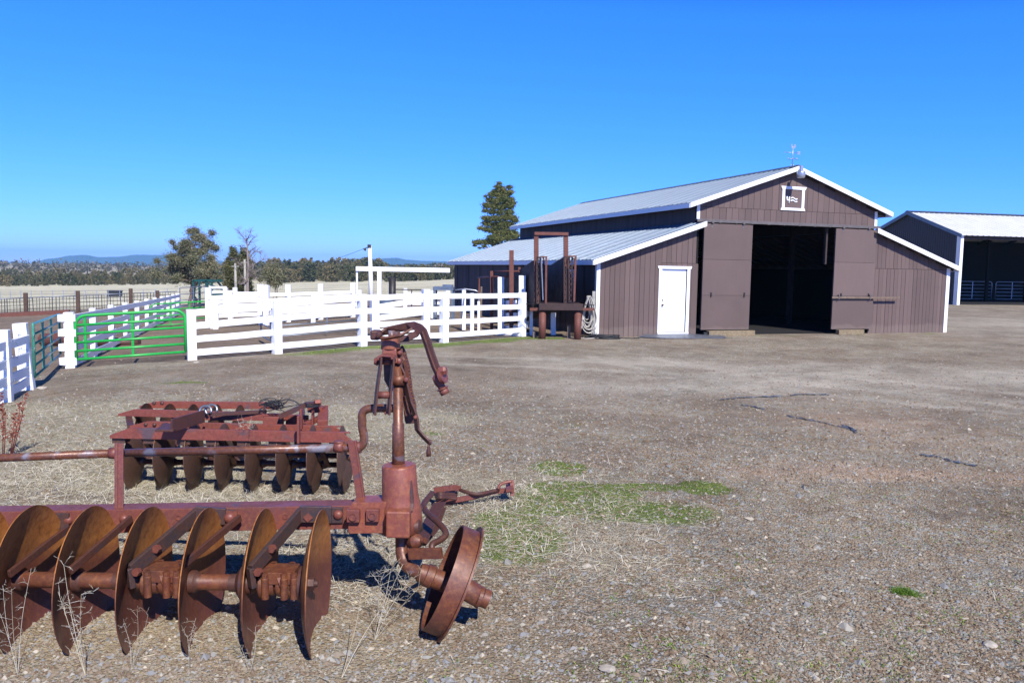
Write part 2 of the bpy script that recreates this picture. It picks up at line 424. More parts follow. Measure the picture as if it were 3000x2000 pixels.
# roofs
M['roof_rib'] = roof_mat('glint_zinc_rib', (.165, .215, .285), .42, .25)  # lighter zinc: the glint of the ribs is put into the colour
def ribbed(o):
    o.data.materials.append(M['roof_rib'])
    for p in o.data.polygons:
        if p.index % 4 == 0 and (p.index//4) % 12 == 1: p.material_index = 1     # every third seam gets the painted glint
def roof_sheet(mb, ua, za, ub, zb, v0, v1, pitch=.3, rib=.030, th=.02):
    "ribbed metal from (ua,za) to (ub,zb)"
    prof = []; v = v0
    while v < v1-1e-6:
        for dv, dz in ((0, 0), (pitch*.74, 0), (pitch*.79, rib), (pitch*.93, rib)):
            if v+dv <= v1: prof.append((v+dv, dz))
        v += pitch
    prof.append((v1, 0)); n = len(prof)
    V = []
    nseg = 1
    for (u, z) in ((ua, za), (ub, zb)):
        for (vv, dz) in prof: V.append((u, vv, z+dz))
        for (vv, dz) in prof: V.append((u, vv, z+dz-th))
    Fc = []
    for i in range(n-1):
        Fc.append((i, i+1, 2*n+i+1, 2*n+i)); Fc.append((n+i+1, n+i, 3*n+i, 3*n+i+1))
        Fc.append((i, n+i, n+i+1, i+1)); Fc.append((2*n+i, 2*n+i+1, 3*n+i+1, 3*n+i))
    Fc.append((0, 2*n, 3*n, n)); Fc.append((n-1, 2*n-1, 4*n-1, 3*n-1))
    mb._add(V, Fc)
V0, V1 = -OF, BD+OB
EU = 3.27; EL = -.23
for nm, side in (('roof', 0), ('roof', 1)):
    m = MB(); X = (lambda u: u) if side == 0 else (lambda u: BW-u)
    roof_sheet(m, X(MID-.01), ZR-.005, X(EU-.04), ZU-.012, V0+.0, V1)
    ribbed(m.build('roof', 'roof', barn, local=True))
    m = MB(); roof_sheet(m, X(BA-.02), ZT+.005, X(EL-.04), ZL-.012, V0, V1)
    ribbed(m.build('roof', 'roof', barn, local=True))
m = MB()
m.prism([(MID-.22, V0-.01, ZR-.045), (MID, V0-.01, ZR+.05), (MID+.22, V0-.01, ZR-.045), (MID, V0-.01, ZR+.035)], (0, V1-V0+.02, 0))
m.build('ridge_cap', 'roof', barn, local=True)
m = MB()  # soffits and rafters under the roofs
for X in ((lambda u: u), (lambda u: BW-u)):
    for (a, za, b, zb_) in ((MID, ZR, EU, ZU), (BA, ZT, EL, ZL)):
        P = [(X(a), V0+.04, za-.035), (X(b), V0+.04, zb_-.035), (X(b), V0+.04, zb_-.06), (X(a), V0+.04, za-.06)]
        m.prism(P, (0, V1-V0-.08, 0))
        for k in range(24):
            v = V0+.3+k*.75
            m.prism([(X(a), v, za-.061), (X(b), v, zb_-.061), (X(b), v, zb_-.16), (X(a), v, za-.16)], (0, .045, 0))
m.build('soffit', 'soffit', barn, local=True)
m = MB()  # white rake boards at the front and far gable
for vv in (V0-.03, V1-.01):
    for X in ((lambda u: u), (lambda u: BW-u)):
        m.prism([(X(MID), vv, ZR-.0), (X(EU-.05), vv, ZU-.008), (X(EU-.05), vv, ZU-.168), (X(MID), vv, ZR-.16)], (0, .04, 0))
        zo = zlower(4.05)-.0
        m.prism([(X(3.88), vv, zlower(3.88)-.0), (X(EL-.05), vv, ZL-.008), (X(EL-.05), vv, ZL-.178), (X(3.88), vv, zlower(3.88)-.17)], (0, .04, 0))
m.each('rake_board', 'white_trim', barn, local=True)
m = MB()  # eave boards
for X in ((lambda u: u), (lambda u: BW-u)):
    for (e, z, h) in ((EU-.03, ZU-.025, .15), (EL-.03, ZL-.025, .15)):
        a, b = sorted((X(e-.04), X(e))); m.box(a, b, V0+.012, V1-.012, z-h, z)
m.each('eave_board', 'white_trim', barn, local=True)
m = MB()  # white corner boards
m.box(-.025, .10, -.022, -.002, 0, zlower(0)-.12); m.box(-.03, -.024, -.022, .10, 0, zlower(0)-.12)
m.box(BW-.12, BW+.025, -.022, -.002, 0, zlower(0)-.12); m.box(BW+.024, BW+.05, -.022, .10, 0, zlower(0)-.12)
for a in (BA-.02, BW-BA-.10): m.box(a, a+.12, -.022, -.002, 3.99, zupper(BA)-.12)
m.each('corner_board', 'white_trim', barn, local=True)
# sliding door track
m = MB(); m.box(3.60, 11.42, -.17, -.135, 3.885, 3.985); m.box(3.60, 11.42, -.134, -.002, 3.955, 3.985)
for k in range(12): m.box(3.8+k*.66, 3.86+k*.66, -.18, -.171, 3.87, 3.94)
m.build('door_track', 'track', barn, local=True, bevel=.004)
def slide(u0, u1, z0):
    m = MB(); zs = [z0, 1.40, 2.63, 3.85]
    for a, b in zip(zs, zs[1:]):
        m.cur = random.random(); m.box(u0, u1, -.135, -.075, a+.004, b-.004)
    d = m.build('sliding_door', 'ply', barn, local=True, tint=True)
    m = MB()
    m.box(u0+.01, u1-.01, -.074, -.045, z0, 3.85); m.build('door_back', 'interior', d, local=True)
    m = MB()
    for uu in (u0+.35, u1-.25): m.box(uu-.02, uu+.02, -.175, -.137, 1.35, 1.50)
    m.each('handle', 'black_pipe', d, local=True)
    m = MB()
    for uu in (u0+.3, u1-.4): m.box(uu-.03, uu+.03, -.14, -.137, 3.70, 3.86); m.lathe((uu, -.195, 3.90), (0, 1, 0), [(0, 0), (0, .05), (.02, .05), (.02, 0)], 12)
    m.each('door_roller', 'track', d, local=True); return d
slide(3.905, 5.85, .21); dr = slide(9.43, 11.29, .18)
m = MB()
for (u0, u1, zz_) in ((.2, 2.3, (.25, 1.25, 2.2)), (3.5, 3.78, (.25, 1.25, 2.2, 2.7)), (11.45, 14.9, (.2, 1.0, 1.75, 2.3)), (4.0, 11.0, (4.05, 4.3))):
    u = u0
    while u < u1:
        for z in zz_:
            if z < (lowtop(u) if (u < 3.8 or u > 11.3) else 9): m.box(u-.006, u+.006, -.006, .0, z-.006+random.uniform(-.01, .01), z+.006)
        u += random.uniform(.13, .16)
m.build('nail_rows', 'dark_wood', barn, local=True)
m = MB(); m.box(9.32, 12.46, -.235, -.19, 1.31, 1.385); m.build('lock_bar', 'wood', barn, local=True, bevel=.004)
m = MB()
for uu in (9.62, 11.05): m.box(uu-.02, uu+.02, -.25, -.178, 1.28, 1.45)
m.each('bar_bracket', 'track', barn, local=True)
# entry door
m = MB()
m.box(2.28, 2.39, -.03, -.001, .125, 2.28); m.box(3.37, 3.48, -.03, -.001, .125, 2.28)
m.prism([(2.25, -.04, 2.28), (3.51, -.04, 2.28), (3.54, -.04, 2.375), (2.22, -.04, 2.375)], (0, .04, 0))
m.box(2.28, 3.48, -.05, -.001, .075, .125)
fr = m.build('door_frame', 'white_trim', barn, local=True, bevel=.003)
m = MB(); y0 = .045
m.box(2.395, 3.365, y0, y0+.04, .14, 2.285)
for (a, b, c, d) in ((.10, .44, 1.72, 1.98), (.53, .87, 1.72, 1.98), (.10, .44, 1.02, 1.62), (.53, .87, 1.02, 1.62), (.10, .44, .20, .88), (.53, .87, .20, .88)):
    ua, ub, za, zb_ = 2.395+a, 2.395+b, .14+c, .14+d
    m.box(ua, ub, y0-.006, y0-.001, za, zb_); m.box(ua+.05, ub-.05, y0-.013, y0-.0062, za+.05, zb_-.05)
dd = m.build('entry_door', 'door_white', barn, local=True, bevel=.004)
m = MB()
m.lathe((2.47, y0, 1.06), (0, -1, 0), [(0, .03), (.01, .03), (.012, .012), (.04, .012), (.045, .03), (.07, .03), (.08, .015), (.081, 0)], 16)
m.lathe((2.47, y0, 1.22), (0, -1, 0), [(0, .026), (.015, .026), (.018, .018), (.019, 0)], 16)
m.each('door_knob', 'rust_dark', dd, local=True)
# framed loft panel with the brand
m = MB(); fz0, fz1, fu0, fu1 = 4.42, 5.25, 7.10, 8.05
m.box(fu0, fu0+.11, -.035, -.001, fz0+.09, fz1-.09); m.box(fu1-.11, fu1, -.035, -.001, fz0+.09, fz1-.09)
m.prism([(fu0-.02, -.045, fz1-.09), (fu1+.02, -.045, fz1-.09), (fu1+.07, -.045, fz1+.01), (fu0-.07, -.045, fz1+.01)], (0, .044, 0))
m.prism([(fu0-.05, -.045, fz0), (fu1+.05, -.045, fz0), (fu1+.01, -.045, fz0+.09), (fu0-.01, -.045, fz0+.09)], (0, .044, 0))
pf = m.build('panel_frame', 'white_trim', barn, local=True, bevel=.002)
m = MB(); m.cur = .5; m.box(fu0+.11, fu1-.11, -.012, -.001, fz0+.09, fz1-.09); m.build('panel', 'ply', pf, local=True, tint=True)
m = MB(); y = -.02
def stroke(p, r=.024): m.tube([(a, y, b) for a, b in p], [r]*len(p), 8)
stroke([(7.31, 4.93), (7.305, 4.80), (7.315, 4.775), (7.435, 4.775)]); stroke([(7.405, 4.91), (7.405, 4.665)])
for z0 in (4.845, 4.755):
    stroke([(7.47+i*.0275, z0+.028*math.sin(i/10*2*math.pi-.25)) for i in range(11)], .023)
m.build('brand_mark', 'door_white', pf, local=True)
# barn lamp and weather vane
lm = thing('yard_lamp', 'grey metal bell shaped yard lamp hung at the barn roof peak', 'lamp', BM @ Vector((7.38, -.62, 5.5)))
m = MB(); c = BM @ Vector((7.38, -.62, 5.5))
m.lathe(c, (0, 0, 1), [(0, .0), (0, .12), (.02, .135), (.16, .15), (.20, .14), (.235, .085), (.24, .0)], 24); m.build('lamp_shade', 'galv', lm)
m = MB(); m.lathe(c+Vector((0, 0, .24)), (0, 0, 1), [(0, .0), (0, .065), (.15, .065), (.17, .05), (.18, 0)], 20); m.build('lamp_housing', 'galv', lm)
m = MB(); m.tube([c+Vector((0, 0, .30)), BM @ Vector((7.46, -.45, 5.83)), BM @ Vector((7.5, -.34, 5.80))], .022, 8); m.build('lamp_arm', 'galv', lm)
vb = BM @ Vector((7.52, .05, 5.98))
wv = thing('weather_vane', 'thin grey rooster weather vane standing on the barn ridge', 'weather vane', vb)
m = MB(); m.tube([vb, vb+Vector((0, 0, .70))], .012, 8)
for s in (-1, 1): m.tube([vb+Vector((0, 0, .08)), vb+Vector((s*.10, 0, -.05))], .008, 6)
m.build('pole', 'galv', wv)
ax_ = Vector((1, .25, .0)).normalized(); zz = Vector((0, 0, 1))
m = MB(); q = vb+zz*.47; m.tube([q-ax_*.30, q+ax_*.24], .009, 6)
m.prism([q+ax_*.17+zz*.055, q+ax_*.32+zz*.05, q+ax_*.27, q+ax_*.32-zz*.05, q+ax_*.17-zz*.055, q+ax_*.21], (0, .008, 0))
m.prism([q-ax_*.30+zz*.02, q-ax_*.36, q-ax_*.30-zz*.02], (0, .008, 0)); m.build('arrow', 'galv', wv)
m = MB(); q = vb+zz*.26
for d in (ax_, Vector((-.25, 1, 0))): m.tube([q-d*.19, q+d*.19], .007, 6)
for s in (-1, 1):
    m.tube([q+ax_*s*.17-zz*.035, q+ax_*s*.17+zz*.04], .008, 6); m.tube([q+ax_*s*.19-zz*.035+ax_*.02, q+ax_*s*.19+zz*.04], .008, 6)
m.lathe(q-zz*.02, (0, 0, 1), [(0, 0), (0, .02), (.02, .03), (.04, .02), (.04, 0)], 10); m.build('compass_arm', 'galv', wv)
m = MB(); q = vb+zz*.60
pr = [(-.085, .10), (-.06, .125), (-.075, .15), (-.055, .185), (-.03, .17), (-.03, .12), (.0, .09), (.03, .10), (.04, .15), (.07, .17), (.10, .15), (.115, .10), (.10, .05), (.05, .02), (.015, .0), (-.015, .0), (-.05, .03), (-.065, .07)]
m.prism([q+ax_*a+zz*b for a, b in pr], (0, .01, 0)); m.build('rooster', 'galv', wv)
# timbers and mat
def wbox(name, label, cat, u0, u1, v0, v1, z0, z1, mt, group=None):
    m = MB(); m.box(u0, u1, v0, v1, z0, z1); P = BM @ Vector(((u0+u1)/2, (v0+v1)/2, z0))
    o = m.build(name, mt, None, local=True, bevel=.008); o.matrix_world = BM
    # keep the origin at the base of the piece
    o.data.transform(Matrix.Translation(-Vector(((u0+u1)/2, (v0+v1)/2, z0)))); o.location = P; o.rotation_euler = (0, 0, BY)
    return tag(o, label, cat, group)
wbox('timber', 'yellowed timber baulk lying under the left sliding barn door', 'timber', 4.12, 5.98, -.34, -.16, .0, .185, 'timber')
wbox('timber', 'short yellowed timber under the right sliding barn door', 'timber', 9.60, 10.75, -.36, -.18, .0, .17, 'timber')
m = MB(); c = BM @ Vector((3.99, -.3, .05)); m.lathe(c, (0, 1, 0), [(0, 0), (0, .07), (.06, .07), (.06, 0)], 14); m.box(c.x-.05, c.x+.05, c.y-.02, c.y+.1, 0, .14)
tag(m.build('wheel_guide', 'black', None, loc=c), 'small black door guide on the ground by the left sliding door', 'door guide')
m = MB(); V = []
P = [(2.0, -1.05, .012), (4.2, -1.25, .01), (4.65, -.45, .02), (3.6, -.06, .05), (1.75, -.10, .06), (1.30, -.5, .03)]
m.prism([BM @ Vector(p) for p in P], (0, 0, .02)); tag(m.build('door_mat', 'plastic', None, loc=BM @ Vector((3, -.6, 0))), 'dark rubber mat on the ground below the white barn door', 'mat')

# ------------------------------------------------------------------ open shed on the right
SO = Vector((34.2, 62.33, 0)); ez = at(2818, 684, 62.33).z
e2 = gp(3000, 689.5, ez); sdir = Vector((e2.x-SO.x, e2.y-SO.y, 0)); SY = math.atan2(sdir.y, sdir.x)
SY = max(.18, min(.45, SY))
SM = Matrix.Translation(SO) @ Matrix.Rotation(SY, 4, 'Z')
sv = Vector((-math.sin(SY), math.cos(SY), 0)); sn = Vector((math.cos(SY), math.sin(SY), 0))
def onshed(px, py):     # point on the left gable plane of the shed -> (v, z)
    d = ray(px, py); t = ((SO-CAM).dot(sn))/d.dot(sn); P = CAM+d*t; return (P-SO).dot(sv), P.z
pv, pz = onshed(2666, 621); SD = 2*pv; SL = 42.
print('SHED', SY, pv, pz, ez)
shed = thing('open_shed', 'large open-fronted metal shed with pale roof and black gable at the right edge', 'shed', SO, SY)
m = MB(); k = 0; v = 0.
def zs(v): return ez+(pz-ez)*(1-abs(v-pv)/pv)
while v < SD-.01:
    e = min(v+.25, SD); a = v+.0; b = v+.19
    for (p, q_, dx) in ((a, b, 0), (b, e, -.025)):
        m.hexa([(dx, p, 0), (.03, p, 0), (.03, q_, 0), (dx, q_, 0), (dx, p, zs(p)-.02), (.03, p, zs(p)-.02), (.03, q_, zs(q_)-.02), (dx, q_, zs(q_)-.02)])
    v = e
m.build('gable_wall', 'blackred', shed, local=True)
m = MB(); m.box(.03, SL, SD-.1, SD, 0, ez); m.box(SL, SL+.1, 0, SD, 0, ez)
m.box(.2, SL-.2, .5, SD-.3, .012, .03); m.build('back_wall', 'interior', shed, local=True)
def rsh(s):
    m = MB(); prof = []; u = -.25; 
    while u < SL+.3:
        prof += [(u, 0), (u+.36, 0), (u+.40, .035), (u+.46, .035)]; u += .5
    V = []; n = len(prof); ve, vr = (-.35, pv) if s == 0 else (SD+.35, pv)
    ze = ez-(pz-ez)*.35/pv
    for (vv, z) in ((ve, ze), (vr, pz)):
        V += [(a, vv, z+b) for a, b in prof]; V += [(a, vv, z+b-.03) for a, b in prof]
    Fc = []
    for i in range(n-1):
        Fc += [(i, i+1, 2*n+i+1, 2*n+i), (n+i+1, n+i, 3*n+i, 3*n+i+1), (i, n+i, n+i+1, i+1)]
    m._add(V, Fc); m.build('roof', 'shed_roof', shed, local=True)
rsh(0); rsh(1)
m = MB(); ze = ez-(pz-ez)*.35/pv
for (a, b) in ((-.35, pv), (SD+.35, pv)):
    m.prism([(-.29, a, ze+.05), (-.29, b, pz+.07), (-.29, b, pz-.22), (-.29, a, ze-.22)], (.06, 0, 0))
m.prism([(-.3, pv-.3, pz+.02), (-.3, pv, pz+.12), (-.3, pv+.3, pz+.02), (-.3, pv, pz+.08)], (SL+.6, 0, 0))
m.build('rake_trim', 'blue_metal', shed, local=True)
m = MB(); m.box(-.05, .20, -.06, .02, 0, ez-.05); m.box(-.06, -.051, -.06, .35, 0, ez-.05); m.each('corner_trim', 'white_trim', shed, local=True)
m = MB(); m.box(.2, SL, -.05, .05, ez-.42, ez-.1); m.build('eave_beam', 'soffit', shed, local=True)
for pxp in (6.7, 14.5, 22., 30.):
    m = MB(); m.box(pxp-.12, pxp+.12, -.30, -.06, 0, ez-.2); m.build('post', 'wood', shed, local=True, bevel=.01)
m = MB()
for a in (4., 8., 12., 16.): m.box(a-.12, a+.12, pv-.1, pv+.1, 0, pz-.3)
for a in range(1, 14): m.prism([(a*3., .06, ez-.14), (a*3., pv, pz-.1), (a*3., pv, pz-.45), (a*3., .06, ez-.4)], (.06, 0, 0)); m.prism([(a*3., SD-.1, ez-.14), (a*3., pv, pz-.1), (a*3., pv, pz-.45), (a*3., SD-.1, ez-.4)], (.06, 0, 0))
m.each('truss', 'interior', shed, local=True)

def pipe_panel(name, label, cat, a, b, zs_, mt, r=.02, verts=(.5,), group=None, round_=True, parts=True, zt=None):
    "tube livestock gate or panel from ground point a to b; zs_ = rail heights"
    a = Vector(a); b = Vector(b); d = b-a; up = Vector((0, 0, 1)); z0, z1 = zs_[0], zs_[-1]; ln = d.length
    t = thing(name, label, cat, a, 0, group); m = MB()
    cr = min(.22, ln*.1) if round_ else .02; dn = d/ln
    pts = [a+up*z0]; pts += [a+up*(z1-cr)]
    for i in range(1, 6):
        an = i/5*math.pi/2; pts.append(a+dn*(cr-cr*math.cos(an))+up*(z1-cr+cr*math.sin(an)))
    for i in range(0, 6):
        an = i/5*math.pi/2; pts.append(b-dn*(cr-cr*math.sin(an))+up*(z1-cr+cr*math.cos(an)))
    pts.append(b+up*z0); m.tube(pts, r*1.15, 10); m.tube([a+up*z0, b+up*z0], r, 8); m.build('frame', mt, t)
    for z in zs_[1:-1]:
        m = MB(); m.tube([a+up*z, b+up*z], r*.95, 8); m.build('rail', mt, t)
    for f in verts:
        m = MB(); p = a+d*f; m.bar(p+up*z0, p+up*z1, r*1.8, r*.9); m.build('brace', mt, t)
    return t
# panels standing inside the shed
def inshed(u, v): return SM @ Vector((u, v, .02))
for (u0, u1, w) in ((2.2, 5.2, 'left, next to the black gable wall'), (5.6, 9.2, 'middle, behind the shed post'), (9.6, 13.4, 'right, near the picture edge')):
    pipe_panel('livestock_fence_panel', 'pale tube livestock panel inside the open shed, %s' % w, 'panel', inshed(u0, 6.5), inshed(u1, 6.5), [.25, .55, .85, 1.15, 1.45, 1.75], 'galv', .028, (.45,), 'livestock panels inside the open shed')
m = MB(); c = inshed(9.4, 1.6)
for k in range(7): m.bar(c+sn*(k*.33)+Vector((0, 0, .13)), c+sn*(k*.33)+sv*1.1+Vector((0, 0, .13)), .12, .02)
for k in range(3): m.bar(c-sn*.06+sv*(.05+k*.5)+Vector((0, 0, .06)), c+sn*2.05+sv*(.05+k*.5)+Vector((0, 0, .06)), .04, .11)
tag(m.build('pallet', 'timber', None, loc=c), 'wooden pallet on the ground in the mouth of the open shed', 'pallet')

# ------------------------------------------------------------------ ground sheet
def gzn(x, y):
    d = np.clip(-x-6., 0, 260.); z = np.where(d < 40, -.055*d, -2.2-.03*(d-40))
    z = z-1.5*np.clip((y-75)/275., 0, 1)+.006*np.clip(y-350, 0, 1100)-.03*np.maximum(y-1700, 0)
    return z
def spaced(a, b, c, d, fine, grow=1.035, cap=400.):
    "dense between b and c, growing outward to a and d"
    mid = list(np.arange(b, c, fine)); s = fine; x = mid[-1]; hi = []
    while x < d: s = min(s*grow, cap); x += s; hi.append(x)
    s = fine; x = b; lo = []
    while x > a: s = min(s*grow, cap); x -= s; lo.append(x)
    return np.array(lo[::-1]+mid+hi)
GX = spaced(-6000, -4.6, 4.8, 6000, .030, 1.03); GY = spaced(-60, 3.0, 9.5, 9000, .030, 1.018)
XX, YY = np.meshgrid(GX, GY); 
def relief(x, y):
    near = np.clip((22-y)/12, 0, 1)*np.clip((14-np.abs(x))/5, 0, 1)
    r = (fbm(x, y, .5, 3, 1)-.5)*.05
    r = r+(fbm(x, y, 3.2, 4, 2)-.5)*.045+(fbm(x, y, 14, 3, 5)-.5)*.022
    soil = np.exp(-((y-4.75)/.42)**2)*np.clip((-.75-x)/.3, 0, 1)
    r = r*near+soil*(.03+.05*(fbm(x, y, 2.1, 3, 9)-.4))*near
    ruts = np.exp(-((y-(8.6+.12*np.sin(x*1.7)))/.22)**2)*np.clip((x-1.6)/1.5, 0, 1)*np.clip((8-x)/3, 0, 1)
    return r-ruts*.035*(.4+vn(x, y, 5, 3))
def ground_z(x, y): return gzn(x, y)+relief(x, y)
ZZ = ground_z(XX, YY)
inb = None
def smooth(a, b, t):
    t = np.clip((t-a)/(b-a), 0, 1); return t*t*(3-2*t)
def sd_poly(px, py, x, y):      # signed side of a polyline given as x sorted points: y above line
    return y-np.interp(x, px, py)
# where the pens start (behind the front fence)
FL = [gp(*p) for p in ((208, 1078), (560, 1055), (810, 1035), (1060, 1013), (1300, 1003), (1525, 985))]
fx = np.array([-60, -14, -9.8]+[p.x for p in FL]+[2.7, 3.0]); fy = np.array([30, 20, 17.0]+[p.y for p in FL]+[26.4, 60])
jit = (fbm(XX, YY, 1.3, 3, 11)-.5)
pen = smooth(-.2, .5, sd_poly(fx, fy, XX, YY)+jit*.8)*(1-smooth(60, 66, YY+jit*6))*(XX < 3.2)
n_a = fbm(XX, YY, .55, 4, 21); n_b = fbm(XX, YY, 2.2, 4, 25)
# straw: left foreground and around the harrow
straw = smooth(.0, 1.6, -XX*.55-.2+(n_a-.5)*5.)*smooth(6.2, 7.5, YY+(n_b-.5)*3)*(1-smooth(12.0, 14.0, YY+(n_a-.5)*4))
straw = np.maximum(straw, .55*smooth(-1.8, -.6, XX)*(1-smooth(.8, 2.0, XX+(n_b-.5)*2))*smooth(5.0, 6.2, YY)*(1-smooth(8.3, 9.6, YY)))
straw = np.maximum(straw, .5*(1-smooth(-2.0, -.8, XX+(n_b-.5)*1.))*smooth(4.9, 5.5, YY)*(1-smooth(7, 8, YY)))*(.45+.75*n_b)
# green moss: along the fence and barn foot, the patch in the middle
foot = sd_poly(fx, fy, XX, YY); wl = np.where(XX > 2.7, (YY-26.59)*math.cos(BY)-(XX-2.76)*math.sin(BY), 99)
green = smooth(-2.2, -.6, foot+(n_a-.5)*1.6)*(1-smooth(-.5, .1, foot))*smooth(-6.5, -4.2, XX)*(XX < 1.7)*.95
green = np.maximum(green, smooth(-1.0, -.3, wl+(n_b-.5)*1.2)*(1-smooth(-.2, .0, wl))*(XX > 8)*(XX < 16.4)*.5*smooth(.45, .6, n_b))
G0 = gp(1700, 1445); G1 = gp(2060, 1425); G2 = gp(1640, 1370); G3 = gp(1500, 1580); G4 = gp(1900, 1500); G5 = gp(1250, 985)
for (c, rx, ry, a) in ((G0, .55, .42, 2.), (G1, .26, .26, 1.8), (G2, .34, .34, 1.4), (gp(1850, 1425), .5, .16, 1.5), (G3, .5, .7, 1.1), (G4, .9, .5, 1.), (gp(1480, 1520), .35, .35, 1.3), (gp(1600, 1490), .4, .25, 1.5), (gp(1700, 1250), .5, .4, .55), (gp(2350, 1700), .9, .4, .45), (gp(2650, 1735), .09, .05, 2), (gp(2000, 1900), .9, .3, .42), (gp(2050, 990), 2.2, .5, .6), (gp(540, 1120), .8, .25, .8), (gp(1270, 1270), .3, .2, .7)):
    q = np.exp(-((XX-c.x)/rx)**2-((YY-c.y)/ry)**2)*a
    green = np.maximum(green, np.clip(q*1.5-.1-1.1*(1-n_b)*.6, 0, 1))
green = np.clip(green, 0, 1)
# reddish clay and pale dust on the right
clay = np.exp(-((YY-(8.9+.10*np.sin(XX*2)))/.35)**2)*smooth(1.9, 3.2, XX+(n_b-.5)*1)*(.4+n_a*.9)
clay = np.maximum(clay, .6*np.exp(-((XX-5.6)/1.2)**2-((YY-11.6)/1.5)**2)*n_b*1.6)
dust = np.clip((np.exp(-((YY-15.5-.18*(XX-3))/1.4)**2)+np.exp(-((YY-19.5+.1*XX)/1.1)**2)*.8+.8*np.exp(-((YY-38)/6.)**2)*(XX > 14))*smooth(.8, 3.5, XX+n_a*3)*(.2+n_a), 0, 1)*(1-pen)
trk = np.zeros_like(XX)
for (cx_, cy_, r_, a0, a1) in ((9.5, 13.2, 5.2, 100, 175), (9.5, 13.2, 6.7, 95, 178), (2.0, 22.5, 6., 268, 345), (2.0, 22.5, 7.5, 262, 345), (14., 24., 11., 190, 262), (14., 24., 12.5, 190, 262), (-3., 2., 16.5, 25, 95), (-3., 2., 18.1, 25, 95)):
    rr_ = np.hypot(XX-cx_, YY-cy_); an = np.degrees(np.arctan2(YY-cy_, XX-cx_)) % 360
    k_ = smooth(a0, a0+12, an)*(1-smooth(a1-12, a1, an)); trk = np.maximum(trk, np.exp(-((rr_-r_-.25*(n_b-.5))/.21)**2)*k_*(.35+.9*n_a))
dust = np.clip(dust+trk*1.1*(1-pen)*(XX > -8), 0, 1)
field = smooth(62, 70, YY+jit*8)*(XX < 40)*(1-.75*smooth(385, 430, YY))
brown = smooth(.46, .62, fbm(XX, YY, .9, 4, 33))
me_v = np.stack([XX, YY, ZZ], -1).reshape(-1, 3)
ny, nx = XX.shape; ii = (np.arange(ny-1)[:, None]*nx+np.arange(nx-1)[None, :]).ravel()
gf = np.stack([ii, ii+1, ii+nx+1, ii+nx], -1)
gmat, nt, b = newmat('yard_ground'); M['ground'] = gmat
gco = coord(nt)
A1 = N(nt, 'ShaderNodeAttribute', attribute_name='mask_a'); A2 = N(nt, 'ShaderNodeAttribute', attribute_name='mask_b')
s1 = N(nt, 'ShaderNodeSeparateColor'); L(nt, A1.outputs['Color'], s1.inputs[0]); s2 = N(nt, 'ShaderNodeSeparateColor'); L(nt, A2.outputs['Color'], s2.inputs[0])
fine = noise(nt, gco, 34, 10, .75); med = noise(nt, gco, 7, 8, .7); big = noise(nt, gco, .8, 6, .6)
vor = N(nt, 'ShaderNodeTexVoronoi'); vor.inputs['Scale'].default_value = 55; L(nt, gco, vor.inputs['Vector'])
vor2 = N(nt, 'ShaderNodeTexVoronoi'); vor2.inputs['Scale'].default_value = 20; L(nt, gco, vor2.inputs['Vector'])
vs = N(nt, 'ShaderNodeSeparateColor'); L(nt, vor.outputs['Color'], vs.inputs[0])
vs2 = N(nt, 'ShaderNodeSeparateColor'); L(nt, vor2.outputs['Color'], vs2.inputs[0])
soil = ramp(nt, fine, [(.30, (.055, .036, .024)), (.43, (.175, .118, .078)), (.56, (.30, .215, .145)), (.72, (.44, .335, .235))])
grav = ramp(nt, vs.outputs[0], [(0, (.10, .08, .065)), (.3, (.27, .235, .20)), (.6, (.24, .245, .25)), (.8, (.44, .37, .29)), (1, (.19, .13, .09))])
gv = ramp(nt, math_(nt, 'MULTIPLY_ADD', med, .55) if False else mix(nt, .5, vs2.outputs[1], med), [(.42, 0), (.60, 1)])
col = mix(nt, gv, soil, grav)
bigr = ramp(nt, big, [(.35, 0), (.65, 1)])
col = mix(nt, mix(nt, .3, (0., 0, 0), bigr), col, (.34, .295, .24))
tanm = N(nt, 'ShaderNodeAttribute', attribute_name='tan'); col = mix(nt, math_(nt, 'MULTIPLY', tanm.outputs['Fac'], ramp(nt, fine, [(.3, .3), (.6, .9)])), col, mix(nt, fine, (.22, .15, .09), (.56, .44, .29)))
col = mix(nt, math_(nt, 'MULTIPLY', s2.outputs[2], .38), col, (.155, .10, .072))
# pens
pens = ramp(nt, fine, [(.3, (.10, .070, .052)), (.5, (.20, .142, .108)), (.75, (.33, .25, .19))])
col = mix(nt, math_(nt, 'MULTIPLY', s1.outputs[2], .95), col, pens)
# dust, clay
col = mix(nt, math_(nt, 'MULTIPLY', s2.outputs[1], .6), col, mix(nt, fine, (.33, .28, .235), (.58, .50, .43)))
col = mix(nt, math_(nt, 'MULTIPLY', s2.outputs[0], .95), col, mix(nt, fine, (.23, .14, .095), (.48, .32, .24)))
# straw litter
fib = N(nt, 'ShaderNodeTexNoise'); fib.inputs['Scale'].default_value = 9; fib.inputs['Detail'].default_value = 9; fib.inputs['Roughness'].default_value = .75; fib.inputs['Distortion'].default_value = 3.5; L(nt, mapped(nt, gco, (1, 3, 1)), fib.inputs['Vector'])
strw = ramp(nt, fib.outputs['Fac'], [(.3, (.12, .09, .06)), (.46, (.26, .21, .15)), (.6, (.43, .38, .28)), (.78, (.60, .56, .46))])
sf = ramp(nt, mix(nt, .45, s1.outputs[0], math_(nt, 'MULTIPLY', fine, s1.outputs[0])), [(.16, 0), (.5, 1)])
col = mix(nt, sf, col, strw)
# moss
grn = ramp(nt, fine, [(.3, (.045, .065, .012)), (.55, (.13, .175, .03)), (.8, (.26, .30, .065))])
gfac = ramp(nt, math_(nt, 'MULTIPLY', s1.outputs[1], math_(nt, 'ADD', fine, .35)), [(.18, 0), (.5, .85)])
col = mix(nt, gfac, col, grn)
